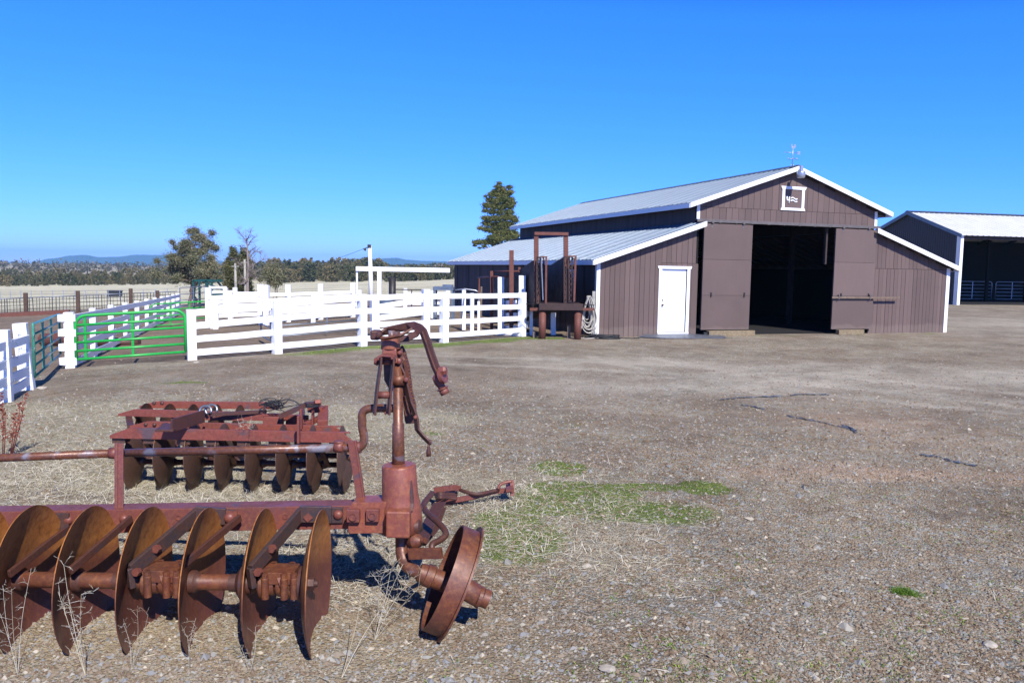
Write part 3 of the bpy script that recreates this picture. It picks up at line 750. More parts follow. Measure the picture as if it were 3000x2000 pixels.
# pale hay field with mown streaks
stre = noise(nt, mapped(nt, gco, (.012, .10, 1)), 1, 8, .6, 1.)
fld = ramp(nt, stre, [(.3, (.28, .24, .175)), (.45, (.44, .385, .285)), (.62, (.60, .54, .41)), (.8, (.66, .61, .48))])
fld = mix(nt, ramp(nt, noise(nt, gco, .9, 8, .7), [(.4, 0), (.75, .5)]), fld, (.34, .30, .2))
A3 = N(nt, 'ShaderNodeAttribute', attribute_name='field'); col = mix(nt, A3.outputs['Fac'], col, fld)
# long brown strips at the field's far and near edges
mot = mix(nt, .5, noise(nt, gco, 3.2, 9, .78), noise(nt, gco, .45, 7, .7)); col = mix(nt, 1., col, ramp(nt, mot, [(.36, (.71, .77, .75)), (.5, (1.21, 1.29, 1.26)), (.64, (1.62, 1.72, 1.68))]), 'MULTIPLY')
L(nt, col, b.inputs['Base Color']); b.inputs['Roughness'].default_value = .95; b.inputs['Specular IOR Level'].default_value = .15
hgt = math_(nt, 'ADD', math_(nt, 'MULTIPLY', fine, 1.), math_(nt, 'MULTIPLY', math_(nt, 'SUBTRACT', 1., vor.outputs['Distance']), .6))
bump(nt, b, hgt, 1., .03)
g = npmesh('ground', me_v, gf, 'ground', smooth=True)
def colattr(o, name, r, g_, b_):
    a = o.data.attributes.new(name, 'FLOAT_COLOR', 'POINT')
    a.data.foreach_set('color', np.stack([r, g_, b_, np.ones_like(r)], -1).astype(np.float32).ravel())
colattr(g, 'mask_a', np.clip(straw, 0, 1), green, pen); colattr(g, 'mask_b', np.clip(clay, 0, 1), dust, brown)
tn = np.exp(-((YY-4.55)/.75)**2)*smooth(.6, -.4, XX)*(.35+.9*n_b); tn = np.maximum(tn, np.exp(-((XX+.1)/.7)**2-((YY-4.4)/.5)**2)*.8)
a = g.data.attributes.new('tan', 'FLOAT', 'POINT'); a.data.foreach_set('value', np.clip(tn, 0, 1).astype(np.float32).ravel())
a = g.data.attributes.new('field', 'FLOAT', 'POINT'); a.data.foreach_set('value', np.where((YY > 60), field, 0).astype(np.float32).ravel())
tag(g, 'bare gravelly yard, pens and pale hay field', None, None, 'structure')
# drop the barn floor area out of the relief is not needed: relief ends before the barn

# ------------------------------------------------------------------ far hills
def hill_strip(name, D, pts, mt, depth=1500):
    "mountain ridge at distance D from (px, py) crest points"
    xs = []; 
    for i in range(len(pts)-1):
        (a, b_), (c, d) = pts[i], pts[i+1]
        for k in range(12): t = k/12; t2 = t*t*(3-2*t); xs.append((a+(c-a)*t, b_+(d-b_)*t2))
    xs.append(pts[-1]); V = []; n = len(xs)
    for j, f in enumerate((0, .35, .7, 1, .7, 0)):
        for i, (px, py) in enumerate(xs):
            P = at(px, py+random.uniform(-.35, .35), D); off = (-depth*(1-f) if j < 4 else depth*(1-f))
            base = -260.; w = 1+off/D
            V.append((P.x*w, D+off+random.uniform(-90, 90)*(f < 1), base+(P.z-base)*(f**1.3)))
    V = np.array(V); q = (np.arange(5)[:, None]*n+np.arange(n-1)[None]).ravel()
    o = npmesh(name, V, np.stack([q, q+1, q+n+1, q+n], -1), mt, smooth=True)
    return tag(o, None, None, None, 'structure')
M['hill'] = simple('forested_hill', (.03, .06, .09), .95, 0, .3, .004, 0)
hill_strip('hills', 7600, [(-700, 770), (-300, 765), (0, 767), (90, 770), (150, 757), (215, 748), (248, 747), (290, 753), (345, 752), (400, 746), (480, 747), (560, 752), (640, 764), (700, 770), (820, 768), (930, 764), (975, 769), (1040, 757), (1075, 759), (1120, 757), (1160, 755), (1195, 761), (1240, 764), (1290, 765), (1400, 772), (1700, 790), (2400, 800), (3200, 806), (3800, 810)], 'hill')

# ------------------------------------------------------------------ fences
def gpt(p): return gp(*p)
def fence(name, label, pts, hs, rails, pw=.2, rh=.155, rt=.045, rside=0., ext=0., group=None, mt='white', lean=None, skip=()):
    """pts: ground points; hs: post heights; rails: heights of rail centres (list, or per-end pair of lists)"""
    base = Vector(pts[0]); t = thing(name, label, 'fence', base, 0, group); up = Vector((0, 0, 1))
    for i, p in enumerate(pts):
        p = Vector(p); h = hs[i] if hasattr(hs, '__len__') else hs
        q = Vector(pts[min(i+1, len(pts)-1)])-Vector(pts[max(i-1, 0)]); q.z = 0
        l = Vector(lean[i]) if lean else Vector((random.uniform(-.012, .012), random.uniform(-.01, .01), 0))
        m = MB(); w = pw*random.uniform(.94, 1.06)
        m.bar(p-up*.15, p+up*h+l*h, w, w, q); m.build('post', mt, t, bevel=.012)
    for i in range(len(pts)-1):
        if i in skip: continue
        a, b = Vector(pts[i]), Vector(pts[i+1]); d = (b-a); d.z = 0; d.normalize(); n = Vector((d.y, -d.x, 0))
        for z in rails:
            za, zb_ = (z if hasattr(z, '__len__') else (z, z)); j = [random.uniform(-.012, .012) for _ in range(4)]
            A = a+n*rside+up*(za+j[0])-d*ext; B = b+n*rside+up*(zb_+j[1])+d*ext
            k = 5; P = [A+(B-A)*(s/k)+up*random.uniform(-.006, .006)*(0 < s < k) for s in range(k+1)]
            m = MB(); m.strip(P, rh+j[2], rt, up); m.build('rail', mt, t, bevel=.006)
    return t
PF = [gpt(p) for p in ((563, 1055), (812, 1036), (1062, 1014), (1301, 1003), (1529, 985))]
hf = [(1055-905)/F*PF[0].y, (1036-881)/F*PF[1].y, (1014-861)/F*PF[2].y, (1003-857)/F*PF[3].y, (985-856)/F*PF[4].y]
HH = [h*1.0 for h in hf]
rf = (.93, .675, .41, .145)
base = Vector(PF[0]); t = thing('board_fence', 'white four-rail fence nearest the yard, from the green gate to the loading chute', 'fence', base); up = Vector((0, 0, 1))
for i, p in enumerate(PF):
    m = MB(); w = .205; d = PF[min(i+1, 4)]-PF[max(i-1, 0)]
    m.bar(p-up*.2, p+up*HH[i]+Vector((-.012, 0, 0)), w, w, d); m.build('post', 'white', t, bevel=.012)
for i in range(4):
    a, b_ = PF[i], PF[i+1]
    for f in rf:
        A = a+up*HH[i]*f; B = b_+up*HH[i+1]*f; k = 5
        P = [A+(B-A)*(s/k)+up*random.uniform(-.008, .008)*(0 < s < k) for s in range(k+1)]
        m = MB(); m.strip(P, .155, .045, up); m.build('rail', 'white', t, bevel=.006)
# stub rails on the last post
m = MB(); m.bar(PF[4]+up*.95+Vector((-.02, -.02, 0)), PF[4]+up*.95+Vector((.12, .1, 0)), .3, .32); 
m = MB(); c = PF[4]+Vector((-.85, .25, .07)); m.tube([c, c+Vector((.9, -.25, .02))], [.10, .115], 12); tag(m.build('log', 'white', None, loc=c), 'short white painted log lying at the last front fence post', 'log')
# left near fence
PA, PB = gpt((18, 1177)), gpt((84, 1140))
sc_ = PA.y/F
PZ = PA+(PA-PB).normalized()*2.2
t = fence('board_fence', 'weathered white fence at the left edge with leaning posts and wire', [PZ, PA, PB], [214*sc_, 214*sc_, 196*PB.y/F], [.93, .62, .36, .16], .21, .15, .04, .03, 0, None, 'white', [(-.02, 0, 0), (-.03, .02, 0), (-.075, -.03, 0)])
m = MB()
for z in (.35, .75, 1.0):
    for P in (PA, PB):
        q = P+up*z+Vector((-.03*z, 0, 0)); m.tube([q+Vector((math.cos(a)*.155, math.sin(a)*.155, .03*math.sin(3*a))) for a in [k*math.pi/8 for k in range(17)]], .004, 5)
    m.tube([PA+up*z+Vector((.12, .1, 0)), (PA+PB)/2+up*(z-.12)+Vector((.03, 0, 0)), PB+up*(z+.05)-Vector((.08, .12, 0))], .004, 5)
m.build('wire', 'galv', t)
# alley fence running away
PC = gpt((208, 1078)); PE = gpt((522, 922)); n_ = 11
pts = [PC+(PE-PC)*((i/(n_-1))**1.0) for i in range(n_)]
for p in pts: p.z = gz(p.x, p.y)
h0 = 165*PC.y/F; h1 = 62*PE.y/F
hs = [h0+(h1-h0)*i/(n_-1) for i in range(n_)]
t = thing('board_fence', 'long white board fence of the alley running away behind the green gate', 'fence', PC)
dd_ = (PE-PC); dd_.z = 0; dd_.normalize(); nn = Vector((dd_.y, -dd_.x, 0))
for i, p in enumerate(pts):
    m = MB(); m.bar(p-up*.2, p+up*hs[i]+Vector((-.01, 0, 0)), .20 if i in (0, n_-1) else .15, .20 if i in (0, n_-1) else .15, dd_); m.build('post', 'white', t, bevel=.012)
for f in (.90, .64, .385, .13):
    A = PC+up*h0*f+nn*.12-dd_*.12; B = PE+up*h1*f+nn*.12+dd_*.1; K = 20
    for s in range(0, K, 4):
        P = [A+(B-A)*((s+q)/K)+up*random.uniform(-.012, .012) for q in range(5)]
        m = MB(); m.strip(P, .165, .04, up); m.build('rail', 'white', t, bevel=.005)
for z in (.9, .64, .38, .13):   # short board ends nailed to the near side of the gate post
    m = MB(); c = PC+up*h0*z+Vector((-.04, -.02, 0)); m.bar(c-Vector((.14, .03, 0)), c+Vector((.0, -.03, 0)), .22, .16); m.build('board_end', 'white', t)
# green gates
ga = PC+Vector((.14, -.02, 0)); gb = PF[0]-Vector((.14, .02, 0))
pipe_panel('tube_gate', 'bright green six-bar tube gate closed across the alley mouth', 'gate', ga, gb, [.20, .39, .585, .78, .98, 1.19], 'green', .031, (.085, .51))
gc, gd = gpt((441, 960)), gpt((614, 948)); gd = gc+(gd-gc)*1.0
pipe_panel('tube_gate', 'smaller green tube gate standing further back inside the pens', 'gate', gc, gd, [.07, .27, .47, .72, .98], 'green', .026, (.33, .66))
ha = gpt((103, 1138)); hb = gpt((178, 1064))
pipe_panel('tube_gate', 'blue-green tube gate swung open beside the leaning left fence posts', 'gate', ha, hb, [.22, .42, .62, .82, 1.0, 1.19], 'teal', .024, (.3, .62), round_=False)
# culvert pipe behind
m = MB(); a = gpt((128, 1013)); b_ = gpt((206, 1013)); a.z += .2; b_.z += .2
dd2 = (b_-a).normalized(); m.lathe(a, dd2, [(0, .17), (0, .2), (1.3, .2), (1.3, .17), (.1, .17)], 24); tag(m.build('steel_pipe', 'rust_post', None, loc=a), 'short thick rusty steel pipe lying behind the blue-green gate', 'pipe')
m = MB(); a = gpt((270, 1015)); a.z += .14; b_ = a+Vector((1.4, .1, 0)); m.tube([a, b_], .14, 16); tag(m.build('steel_pipe', 'rust_dark', None, loc=a), 'dark steel pipe lying behind the alley fence boards', 'pipe')

# middle pen fences
MF = [gpt(p) for p in ((612, 958), (765, 951), (845, 943), (940, 936), (1034, 929))]
mh = [(px_[1]-px_[0])/F*p.y for px_, p in zip(((842, 958), (833, 951), (834, 943), (832, 936), (829, 929)), MF)]
t = thing('board_fence', 'tall white board fence crossing the middle of the pens', 'fence', MF[0])
for p, h in zip(MF, mh):
    m = MB(); m.bar(p-up*.2, p+up*h, .22, .22, MF[1]-MF[0]); m.build('post', 'white', t, bevel=.012)
for i in range(4):
    for f in (.74, .5, .27, .1):
        A = MF[i]+up*mh[i]*f-Vector((0, .12, 0)); B = MF[i+1]+up*mh[i+1]*f-Vector((0, .12, 0)); m = MB(); m.strip([A, (A+B)/2+up*.01, B], .15, .045, up); m.build('rail', 'white', t, bevel=.006)
m = MB(); p = gpt((781, 953)); m.bar(p-up*.1, p+up*mh[1]*.98, .22, .22, (1, 0, 0)); tag(m.build('gate_post', 'white', None, loc=p), 'white post doubled beside the tall middle pen fence', 'post')
m = MB(); p = gpt((629, 962)); m.bar(p-up*.1, p+up*1.12, .24, .24, (1, 0, 0)); tag(m.build('gate_post', 'white', None, loc=p), 'stout white post where the far green gate is latched', 'post')
NF = [gpt(p) for p in ((632, 964), (917, 947), (1052, 940))]
fence('board_fence', 'lower white board fence in front of the tall middle one', NF, [1.15, 1.25, 1.25], [1.02, .66], .18, .13, .04)
QF = [gpt(p) for p in ((1098, 989), (1247, 985))]
fence('board_fence', 'short white fence close behind the right half of the front fence', QF, [(989-862)/F*QF[0].y, (985-847)/F*QF[1].y], [(.93, 1.2), (.6, .78), (.18, .25)], .23, .17, .045)
RF = [gpt(p) for p in ((1187, 930), (1266, 931), (1310, 930))]
fence('board_fence', 'white fence beyond the rusty pipe post near the dark end of the barn', RF, [1.28, 1.2, 1.2], [1.05, .62, .2], .17, .14, .04)
# grey pipe panels behind the front fence
pipe_panel('livestock_fence_panel', 'grey pipe panel behind the middle of the front fence', 'panel', gpt((800, 1000)), gpt((1047, 979)), [.14, .46, .74], 'grey_pipe', .02, (.62,), round_=False)
pipe_panel('livestock_fence_panel', 'dark pipe panel joining the front fence at its second post', 'panel', gpt((765, 1003)), gpt((797, 1022)), [.2, .55, .78], 'grey_pipe', .02, (.9,), round_=False)
pipe_panel('livestock_fence_panel', 'dark round-cornered pipe panel left of the stock chute', 'panel', gpt((1154, 935)), gpt((1240, 935)), [.1, .4, .85, 1.25], 'black_pipe', .022, (.6,))
pipe_panel('livestock_fence_panel', 'thin grey pipe panel closing the far end of the alley', 'panel', gpt((528, 912)), gpt((605, 905)), [.3, .7, 1.1, 1.5], 'grey_pipe', .025, (.5,), round_=False)
# open metal panel with curved top near the barn
pipe_panel('livestock_fence_panel', 'narrow panel with arched top against the dark barn wall', 'panel', gpt((1352, 962)), gpt((1402, 968)), [.15, .5, .85, 1.25], 'grey_pipe', .02, (.5,))
fence('board_fence', 'pair of white posts with crossing boards behind the front fence, by the barn', [gpt((1358, 966)), gpt((1382, 975))], [1.42, 1.35], [1.2], .13, .12, .04)
# far mesh panel fence on the left, with brown posts
a = gpt((-330, 944)); b_ = gpt((530, 902)); 
lf = thing('panel_fence', 'long dark wire-panel fence with brown posts across the left pens', 'fence', a); dv = b_-a; D_ = dv.length
def lp(px_, lift=0.):
    # ground point on the fence line seen at photo column px_
    d = ray(px_, 900); k = (a.x*d.y-a.y*d.x)/((dv.y*d.x-dv.x*d.y)); p = a+dv*k; p.z = gz(p.x, p.y)+lift; return p
PH = 52*lp(76).y/F
for i, px_ in enumerate((-250, -80, 76, 229, 384, 462)):
    p = lp(px_); m = MB(); hh = PH*(1.28 if i < 5 else 1.1); m.bar(p-up*.2, p+up*hh, .24, .24, dv); m.build('post', 'black_pipe' if False else 'dark_wood', lf, bevel=.01)
z_ = [.12, .36, .6, .82, 1.0]
segs = [(-250, -80), (-80, 76), (76, 229), (229, 384), (384, 520)]
for (pa, pb) in segs:
    A, B = lp(pa), lp(pb)
    for i, z in enumerate(z_):
        m = MB(); m.tube([A+up*PH*z, B+up*PH*z], .028 if i in (0, 4) else .018, 6); m.build('rail', 'grey_pipe' if i in (0, 4) else 'black_pipe', lf)
m = MB()
px_ = -250.
while px_ < 516:
    p = lp(px_); w = random.choice((.022, .03, .045)); l = Vector((random.uniform(-.05, .05), 0, 0)) if random.random() < .3 else Vector((0, 0, 0))
    m.bar(p+up*PH*.12, p+l+up*PH, w, w, dv); px_ += random.uniform(7, 12)
m.build('upright_bars', 'black_pipe', lf)
m = MB(); A, B = lp(-250)-Vector((0, .5, 0)), lp(215)-Vector((0, .5, 0))
m.bar(A+up*.12, B+up*.12, .3, .28); tag(m.build('steel_beam', 'rust_post', None, loc=A), 'long rusty steel beam lying under the dark panel fence', 'beam')
p = gpt((337, 868)); m = MB(); m.box(p.x-.9, p.x+.9, p.y-.5, p.y+.5, p.z, p.z+.75); m.box(p.x-.95, p.x+.95, p.y-.55, p.y+.55, p.z+.75, p.z+.9); tag(m.build('water_trough', 'black', None, loc=p, bevel=.03), 'small dark trough far out beyond the left panel fence', 'trough')
t = thing('wire_fence', 'thin wire field fence with slender posts beyond the left pens', 'fence', gpt((-200, 880)))
A, B = gpt((-200, 880)), gpt((600, 872)); 
for i in range(26):
    p = A+(B-A)*(i/25); p.z = gz(p.x, p.y); m = MB(); m.bar(p, p+up*1.25, .05, .05); m.build('post', 'galv', t)
m = MB()
for z in (.4, .8, 1.15):
    m.tube([Vector(((A+(B-A)*(i/25)).x, (A+(B-A)*(i/25)).y, gz((A+(B-A)*(i/25)).x, (A+(B-A)*(i/25)).y)+z)) for i in range(26)], .012, 4)
m.build('wire', 'galv', t)
# white overhead beam on posts joining the barn, light pole, rusty pipe post
Yb = 40.; A = at(1043, 787, Yb); B = at(1318, 792, 40.5)
t = thing('header_frame', 'long white overhead beam on slim white posts ending at the barn corner', 'frame', gpt((1112, 898)))
m = MB(); m.bar(A, B, .3, .22); m.build('beam', 'white', t, bevel=.01)
for (pxt, w) in ((1046, .08), (1112, .2)):
    q = at(pxt, 792, Yb); m = MB(); m.bar(Vector((q.x, q.y, gz(q.x, q.y)-.1)), q, w, w, (1, 0, 0)); m.build('post', 'white', t)
t = thing('lamp_pole', 'white wooden pole with a small lamp near its top, beyond the overhead beam', 'pole', Vector((at(1088, 850, 46).x, 46, gz(-8.5, 46))))
q0 = at(1089, 850, 46); q0.z = gz(q0.x, 46)-.1; q1 = at(1083, 719, 46)
m = MB(); m.tube([q0, q1], [.15, .10], 12); m.build('shaft', 'white', t)
m = MB(); m.bar(q1-up*.1, q1-up*.1+Vector((-.22, -.1, -.05)), .05, .05); m.lathe(q1+Vector((-.2, -.1, -.18)), (-.6, -.2, -.6), [(0, 0), (0, .05), (.12, .10), (.14, .0)], 12); m.bar(q1-Vector((0, .12, .12)), q1+Vector((0, -.12, .05)), .2, .04); m.build('lamp_head', 'black_pipe', t)
q = gpt((1149, 930)); m = MB(); top = at(1146, 812, q.y); m.tube([q-up*.1, Vector((q.x, q.y, top.z))], .155, 16); tag(m.build('pipe_post', 'black_pipe', None, loc=q), 'thick dark rusty pipe post standing in the pens below the overhead beam', 'post')
q = gpt((1130, 935)); m = MB(); m.lathe(q, (0, 0, 1), [(0, 0), (0, .3), (.9, .3), (.92, .27), (.9, 0)], 20); tag(m.build('barrel', 'blue_metal', None, loc=q), 'blue-grey steel drum behind the front fence beside the pipe post', 'barrel')
# grey-blue stock chute beside the barn end
q = gpt((1300, 950)); t = thing('stock_chute', 'grey-blue steel cattle chute by the dark far end of the barn', 'chute', q)
m = MB(); L0, L1 = at(1272, 845, q.y), at(1325, 850, q.y); zt = L0.z
for (xx, yy) in ((L0.x, q.y), (L1.x, q.y), (L0.x, q.y+.9), (L1.x, q.y+.9)): m.bar((xx, yy, 0), (xx, yy, zt), .07, .07)
m.build('frame', 'blue_metal', t)
m = MB(); m.bar((L0.x-.05, q.y+.4, zt), (L1.x+.05, q.y+.4, zt), .9, .12); m.bar((L0.x+.3, q.y+.4, zt+.1), (L0.x+.7, q.y+.4, zt+.1), .4, .1); m.build('roof_plate', 'blue_metal', t)
for z in (.25, .5, .75, 1.0):
    m = MB(); m.tube([(L0.x, q.y-.04, z), (L1.x, q.y-.04, z)], .02, 6); m.build('rail', 'blue_metal', t)
m = MB(); m.tube([(L1.x+.1, q.y, zt-.05), (L1.x+.5, q.y, zt), (L1.x+.9, q.y, zt-.05), (L1.x+1.1, q.y, zt-.15)], .03, 8); m.build('arm', 'galv', t)
# head gate squeeze at the far left (dark green)
q = gpt((592, 905)); t = thing('squeeze_chute', 'dark green tube-framed squeeze chute standing before the big juniper', 'chute', q)
zt = at(600, 822, q.y).z; xl, xm, xr = at(567, 822, q.y).x, at(604, 822, q.y).x, at(636, 822, q.y).x
m = MB()
for xx in (xl, xm):
    for yy in (q.y, q.y+1.0): m.bar((xx, yy, gz(xx, yy)), (xx, yy, zt), .12, .12)
m.build('frame', 'dark_green', t)
m = MB(); m.bar((xl, q.y, zt), (xr, q.y, zt), .12, .14); m.bar((xl, q.y+1, zt), (xr, q.y+1, zt), .12, .14); m.bar((xr, q.y, zt), (xr, q.y+1, zt-.5), .1, .1); m.bar((xm, q.y, zt-.15), (xr+.5, q.y+.3, zt-.7), .1, .1); m.bar((xm, q.y, zt-.5), (xr, q.y+.3, zt-.55), .1, .1); m.build('top_frame', 'dark_green', t)
m = MB(); x2 = at(640, 860, q.y).x; m.bar((xm+.1, q.y+.3, zt-1.0), (x2+1.2, q.y+.6, zt-1.05), .7, .35); m.build('side_box', 'dark_green', t)
for s in range(4):
    m = MB(); m.bar((xm+.1+.05*s, q.y-.1, gz(xm, q.y)+.1), (xm+.16, q.y-.1, zt-.2), .06, .06) if s == 0 else m.tube([(xm+.1, q.y+.5, zt-.9-s*.2), (x2+1.1, q.y+.7, zt-.95-s*.2)], .03, 6); m.build('bar', 'dark_green', t)
# white boxed sorting pen beside it
pw = [gpt((614, 955)), gpt((668, 940)), gpt((700, 935)), gpt((755, 935))]
t = thing('sorting_pen', 'white board sorting pen with raised posts beside the green squeeze chute', 'pen', pw[0])
for (pxx, pyt, yb) in ((613, 842, 955), (662, 842, 930), (690, 842, 925), (676, 853, 938)):
    g0 = gpt((pxx, yb)); tp = at(pxx, pyt, g0.y); m = MB(); m.bar(g0, Vector((g0.x, g0.y, tp.z)), .2, .2, (1, 0, 0)); m.build('post', 'white', t, bevel=.01)
for (pa, pb, yb, h) in (((613, 842), (664, 842), 945, .1), ((616, 856), (690, 854), 940, .12), ((620, 873), (757, 868), 950, .2), ((690, 858), (756, 858), 925, .12)):
    Yc = gpt((pa[0], yb)).y; A, B = at(*pa, Yc), at(*pb, Yc); m = MB(); m.strip([A, B], h, .05, up); m.build('rail', 'white', t)
for (pxx, pyt, lab) in ((690, 771, 'left'), (718, 760, 'right')):
    Yp = 66.; g0 = at(pxx+1, 850, Yp); g0.z = gz(g0.x, Yp)-.3; tp = at(pxx-1, pyt, Yp); m = MB(); m.tube([g0, tp], [.13, .09], 10)
    m.bar(tp-Vector((.3, 0, .25)), tp+Vector((.3, 0, -.25)), .08, .08)
    tag(m.build('utility_pole', 'grey_wood', None, loc=g0), 'grey-green utility pole, %s of the two beside the bare tree' % lab, 'pole', 'utility poles behind the pens')
m = MB(); A = at(718, 762, 66.); B = at(1083, 722, 46); K = 24
m.tube([A+(B-A)*(i/K)-up*(.9*math.sin(math.pi*i/K)) for i in range(K+1)], .010, 4); tag(m.build('power_line', 'black_pipe', None, loc=A), 'thin power line sagging from the utility poles to the white lamp pole', 'wire')

# ------------------------------------------------------------------ cattle loading chute
def k3(x, y, Y=25.6): return at(1250+.3507*x, 500+.3507*y, Y)
ch = thing('loading_chute', 'rust-brown cattle loading chute with a tall steel arch against the barn side', 'loading chute', gpt((1640, 993)))
for (xc, yt) in ((964, 1178), (1259, 1175)):
    b_ = k3(xc, 1404); b_.z = -.05; tp = k3(xc, yt); m = MB(); m.tube([b_, Vector((b_.x, b_.y, tp.z))], .113, 20); lg = m.build('leg', 'rust_post', ch)
m = MB(); b_ = k3(1245, 1330); m.box(b_.x-.035, b_.x+.07, b_.y-.118, b_.y-.09, .03, .42); 
A, B = k3(938, 1134), k3(1303, 1138); m = MB(); m.bar(A-Vector((0, .12, 0)), B-Vector((0, .12, 0)), .14, .21); m.build('dock_beam', 'chute_dark', ch, bevel=.008)
m = MB(); m.bar(A+Vector((.05, .4, .08)), B+Vector((-.05, .4, .08)), 1.0, .05); m.build('dock_plate', 'chute_dark', ch)
m = MB(); m.bar(k3(862, 1157, 25.95), k3(1000, 1157, 25.95), .12, .09); m.bar(k3(1250, 1157, 25.95), k3(1398, 1157, 25.95), .12, .08); m.each('cross_beam', 'rust_post', ch)
YP = 26.15
for (xc, zb) in ((915, 1110), (1162, 1108)):
    tp = k3(xc, 516, YP); b_ = k3(xc+2, zb, YP); m = MB(); m.bar(b_, tp, .15, .15, (1, 0, 0)); m.build('arch_post', 'rust_post', ch, bevel=.006)
m = MB(); m.bar(k3(900, 526, YP)-Vector((0, .085, 0)), k3(1183, 530, YP)-Vector((0, .085, 0)), .09, .10); m.build('arch_beam', 'rust_post', ch, bevel=.006)
vd = Vector((-.30, .954, 0))
for (xn, yn) in ((905, 738), (1140, 722)):
    a = k3(xn, yn, 26.25); z0 = .9
    P = [Vector((a.x, a.y, z0)), Vector((a.x, a.y, a.z)), a+vd*5.2+Vector((0, 0, -1.15)), Vector((a.x, a.y, 0))+vd*5.2]
    m = MB(); m.prism([P[0], P[1], P[2], Vector((P[2].x, P[2].y, .12))], (.05, .01, 0)); m.build('side_panel', 'chute_dark', ch)
m = MB(); a = k3(915, 1110, 26.2); b_ = k3(1162, 1108, 26.2)
m.prism([Vector((a.x, a.y, .92)), Vector((b_.x, b_.y, .92)), Vector((b_.x, b_.y, .1))+vd*5, Vector((a.x, a.y, .1))+vd*5], (0, 0, .05)); m.build('ramp_floor', 'soffit', ch)
# folding side ladders
def ladder(x0, x1, y0, y1, Y, tilt=0., rungs=8, w=.03, name='side_gate', mt='chute_dark'):
    m = MB(); a0, a1 = k3(x0, y0, Y), k3(x0+tilt, y1, Y); b0, b1 = k3(x1, y0, Y), k3(x1+tilt, y1, Y)
    m.bar(a0, a1, w, w*1.6); m.bar(b0, b1, w, w*1.6)
    for k in range(rungs):
        f = (k+.1)/(rungs-.6); m.bar(a0+(a1-a0)*f, b0+(b1-b0)*f, .03, .045)
    m.build(name, mt, ch)
ladder(922, 948, 720, 1105, 25.75); ladder(955, 976, 716, 1095, 25.85, 22, 7)
ladder(1150, 1172, 716, 1105, 25.8); ladder(1190, 1215, 712, 1100, 25.7, 2, 9); ladder(1215, 1240, 730, 1080, 25.9, -6, 7)
m = MB(); 
for k in range(7): m.bar(k3(905-k*1.5, 1110-k*50, 25.9), k3(936, 1010-k*45, 25.9), .03, .03)
m.bar(k3(906, 1110, 25.92), k3(928, 720, 25.92), .03, .03); m.build('brace', 'chute_dark', ch)
m = MB(); m.bar(k3(996, 1106, 25.65), k3(999, 716, 25.65), .075, .06, (1, 0, 0)); m.bar(k3(955, 718, 25.65), k3(1003, 718, 25.65), .06, .035); m.build('gate_stile', 'rust_post', ch)
m = MB(); m.bar(k3(958, 722, 25.60), k3(972, 1080, 25.60), .04, .03); m.build('gate_rod', 'grey_pipe', ch)
m = MB(); m.bar(k3(1232, 1092, 25.6), k3(1245, 712, 25.6), .07, .06, (1, 0, 0)); m.bar(k3(1190, 714, 25.6), k3(1252, 714, 25.6), .06, .04); m.build('gate_stile', 'rust_post', ch)
m = MB(); m.tube([k3(830, 1112, 25.5), k3(1010, 1110, 25.45), k3(1400, 1122, 25.5)], .012, 6); m.build('cable', 'black_pipe', ch)
m = MB(); b_ = k3(900, 1395, 25.9); m.box(b_.x-.05, b_.x+.05, b_.y, b_.y+.1, -.02, .2); m.build('foot_post', 'wood', ch)
m = MB(); b_ = k3(1188, 1395, 26.0); m.box(b_.x-.05, b_.x+.05, b_.y, b_.y+.1, -.02, .42); m.build('foot_post', 'wood', ch)
# posts of the chute alley
def vpost(px0, px1, pyt, pyb, Y, name, mt, label, cat, group=None, bev=.008):
    a = at(1250+.3507*(px0+px1)/2, 500+.3507*pyb, Y); tp = at(1250+.3507*(px0+px1)/2, 500+.3507*pyt, Y); w = (px1-px0)*.3507/F*Y
    m = MB(); zb = min(a.z, 0.) if a.z < .4 else 0.
    m.bar(Vector((a.x, a.y, -.1)), Vector((tp.x, tp.y, tp.z)), w, w, (1, 0, 0)); return tag(m.build(name, mt, None, loc=(a.x, a.y, 0), bevel=bev), label, cat, group)
vpost(860, 888, 815, 1380, 26.9, 'fence_post', 'white', 'narrow white post close left of the loading chute arch', 'post')
vpost(770, 826, 876, 1380, 27.0, 'fence_post', 'white', 'white post with a wedge of sunlight, behind the last post of the front fence', 'post')
vpost(594, 648, 888, 1380, 27.9, 'fence_post', 'white', 'white post with a pale stained face, left of the tall rusty post', 'post')
vpost(424, 446, 1090, 1350, 28.5, 'fence_post', 'white', 'short white post beyond the front fence near the dark gap', 'post')
vpost(1036, 1078, 1180, 1390, 27.2, 'fence_post', 'white', 'sunlit white post seen beneath the chute platform', 'post')
vpost(690, 727, 664, 1380, 27.2, 'steel_post', 'rust_post', 'tall square rusty steel post left of the loading chute', 'post')
vpost(530, 556, 838, 1380, 29.0, 'steel_post', 'rust_post', 'middle rusty steel post carrying two thin rails', 'post')
vpost(430, 445, 890, 1380, 30.5, 'steel_post', 'rust_post', 'shortest rusty steel post, furthest from the chute', 'post')
vpost(764, 785, 806, 1000, 30.5, 'steel_post', 'rust_post', 'rusty post end showing above the chute side panel', 'post')
t = thing('steel_rail', 'thin rusty steel rails running between the rusty posts by the chute', 'rail', at(1405, 812, 30.4))
m = MB(); m.tube([k3(432, 893, 30.4), k3(530, 888, 29.1), k3(690, 883, 27.4)], .035, 8); m.each('rail', 'rust_post', t)
m = MB(); m.tube([k3(556, 842, 29.1), k3(770, 842, 27.6)], .035, 8); m.each('rail', 'rust_post', t)
m = MB(); a = k3(458, 968, 28.8); m.bar(Vector((a.x, a.y, 0)), a, .2, .06, (1, 0, 0)); tag(m.build('plank', 'wood', None, loc=(a.x, a.y, 0)), 'dark upright wooden plank behind the right part of the front fence', 'plank')
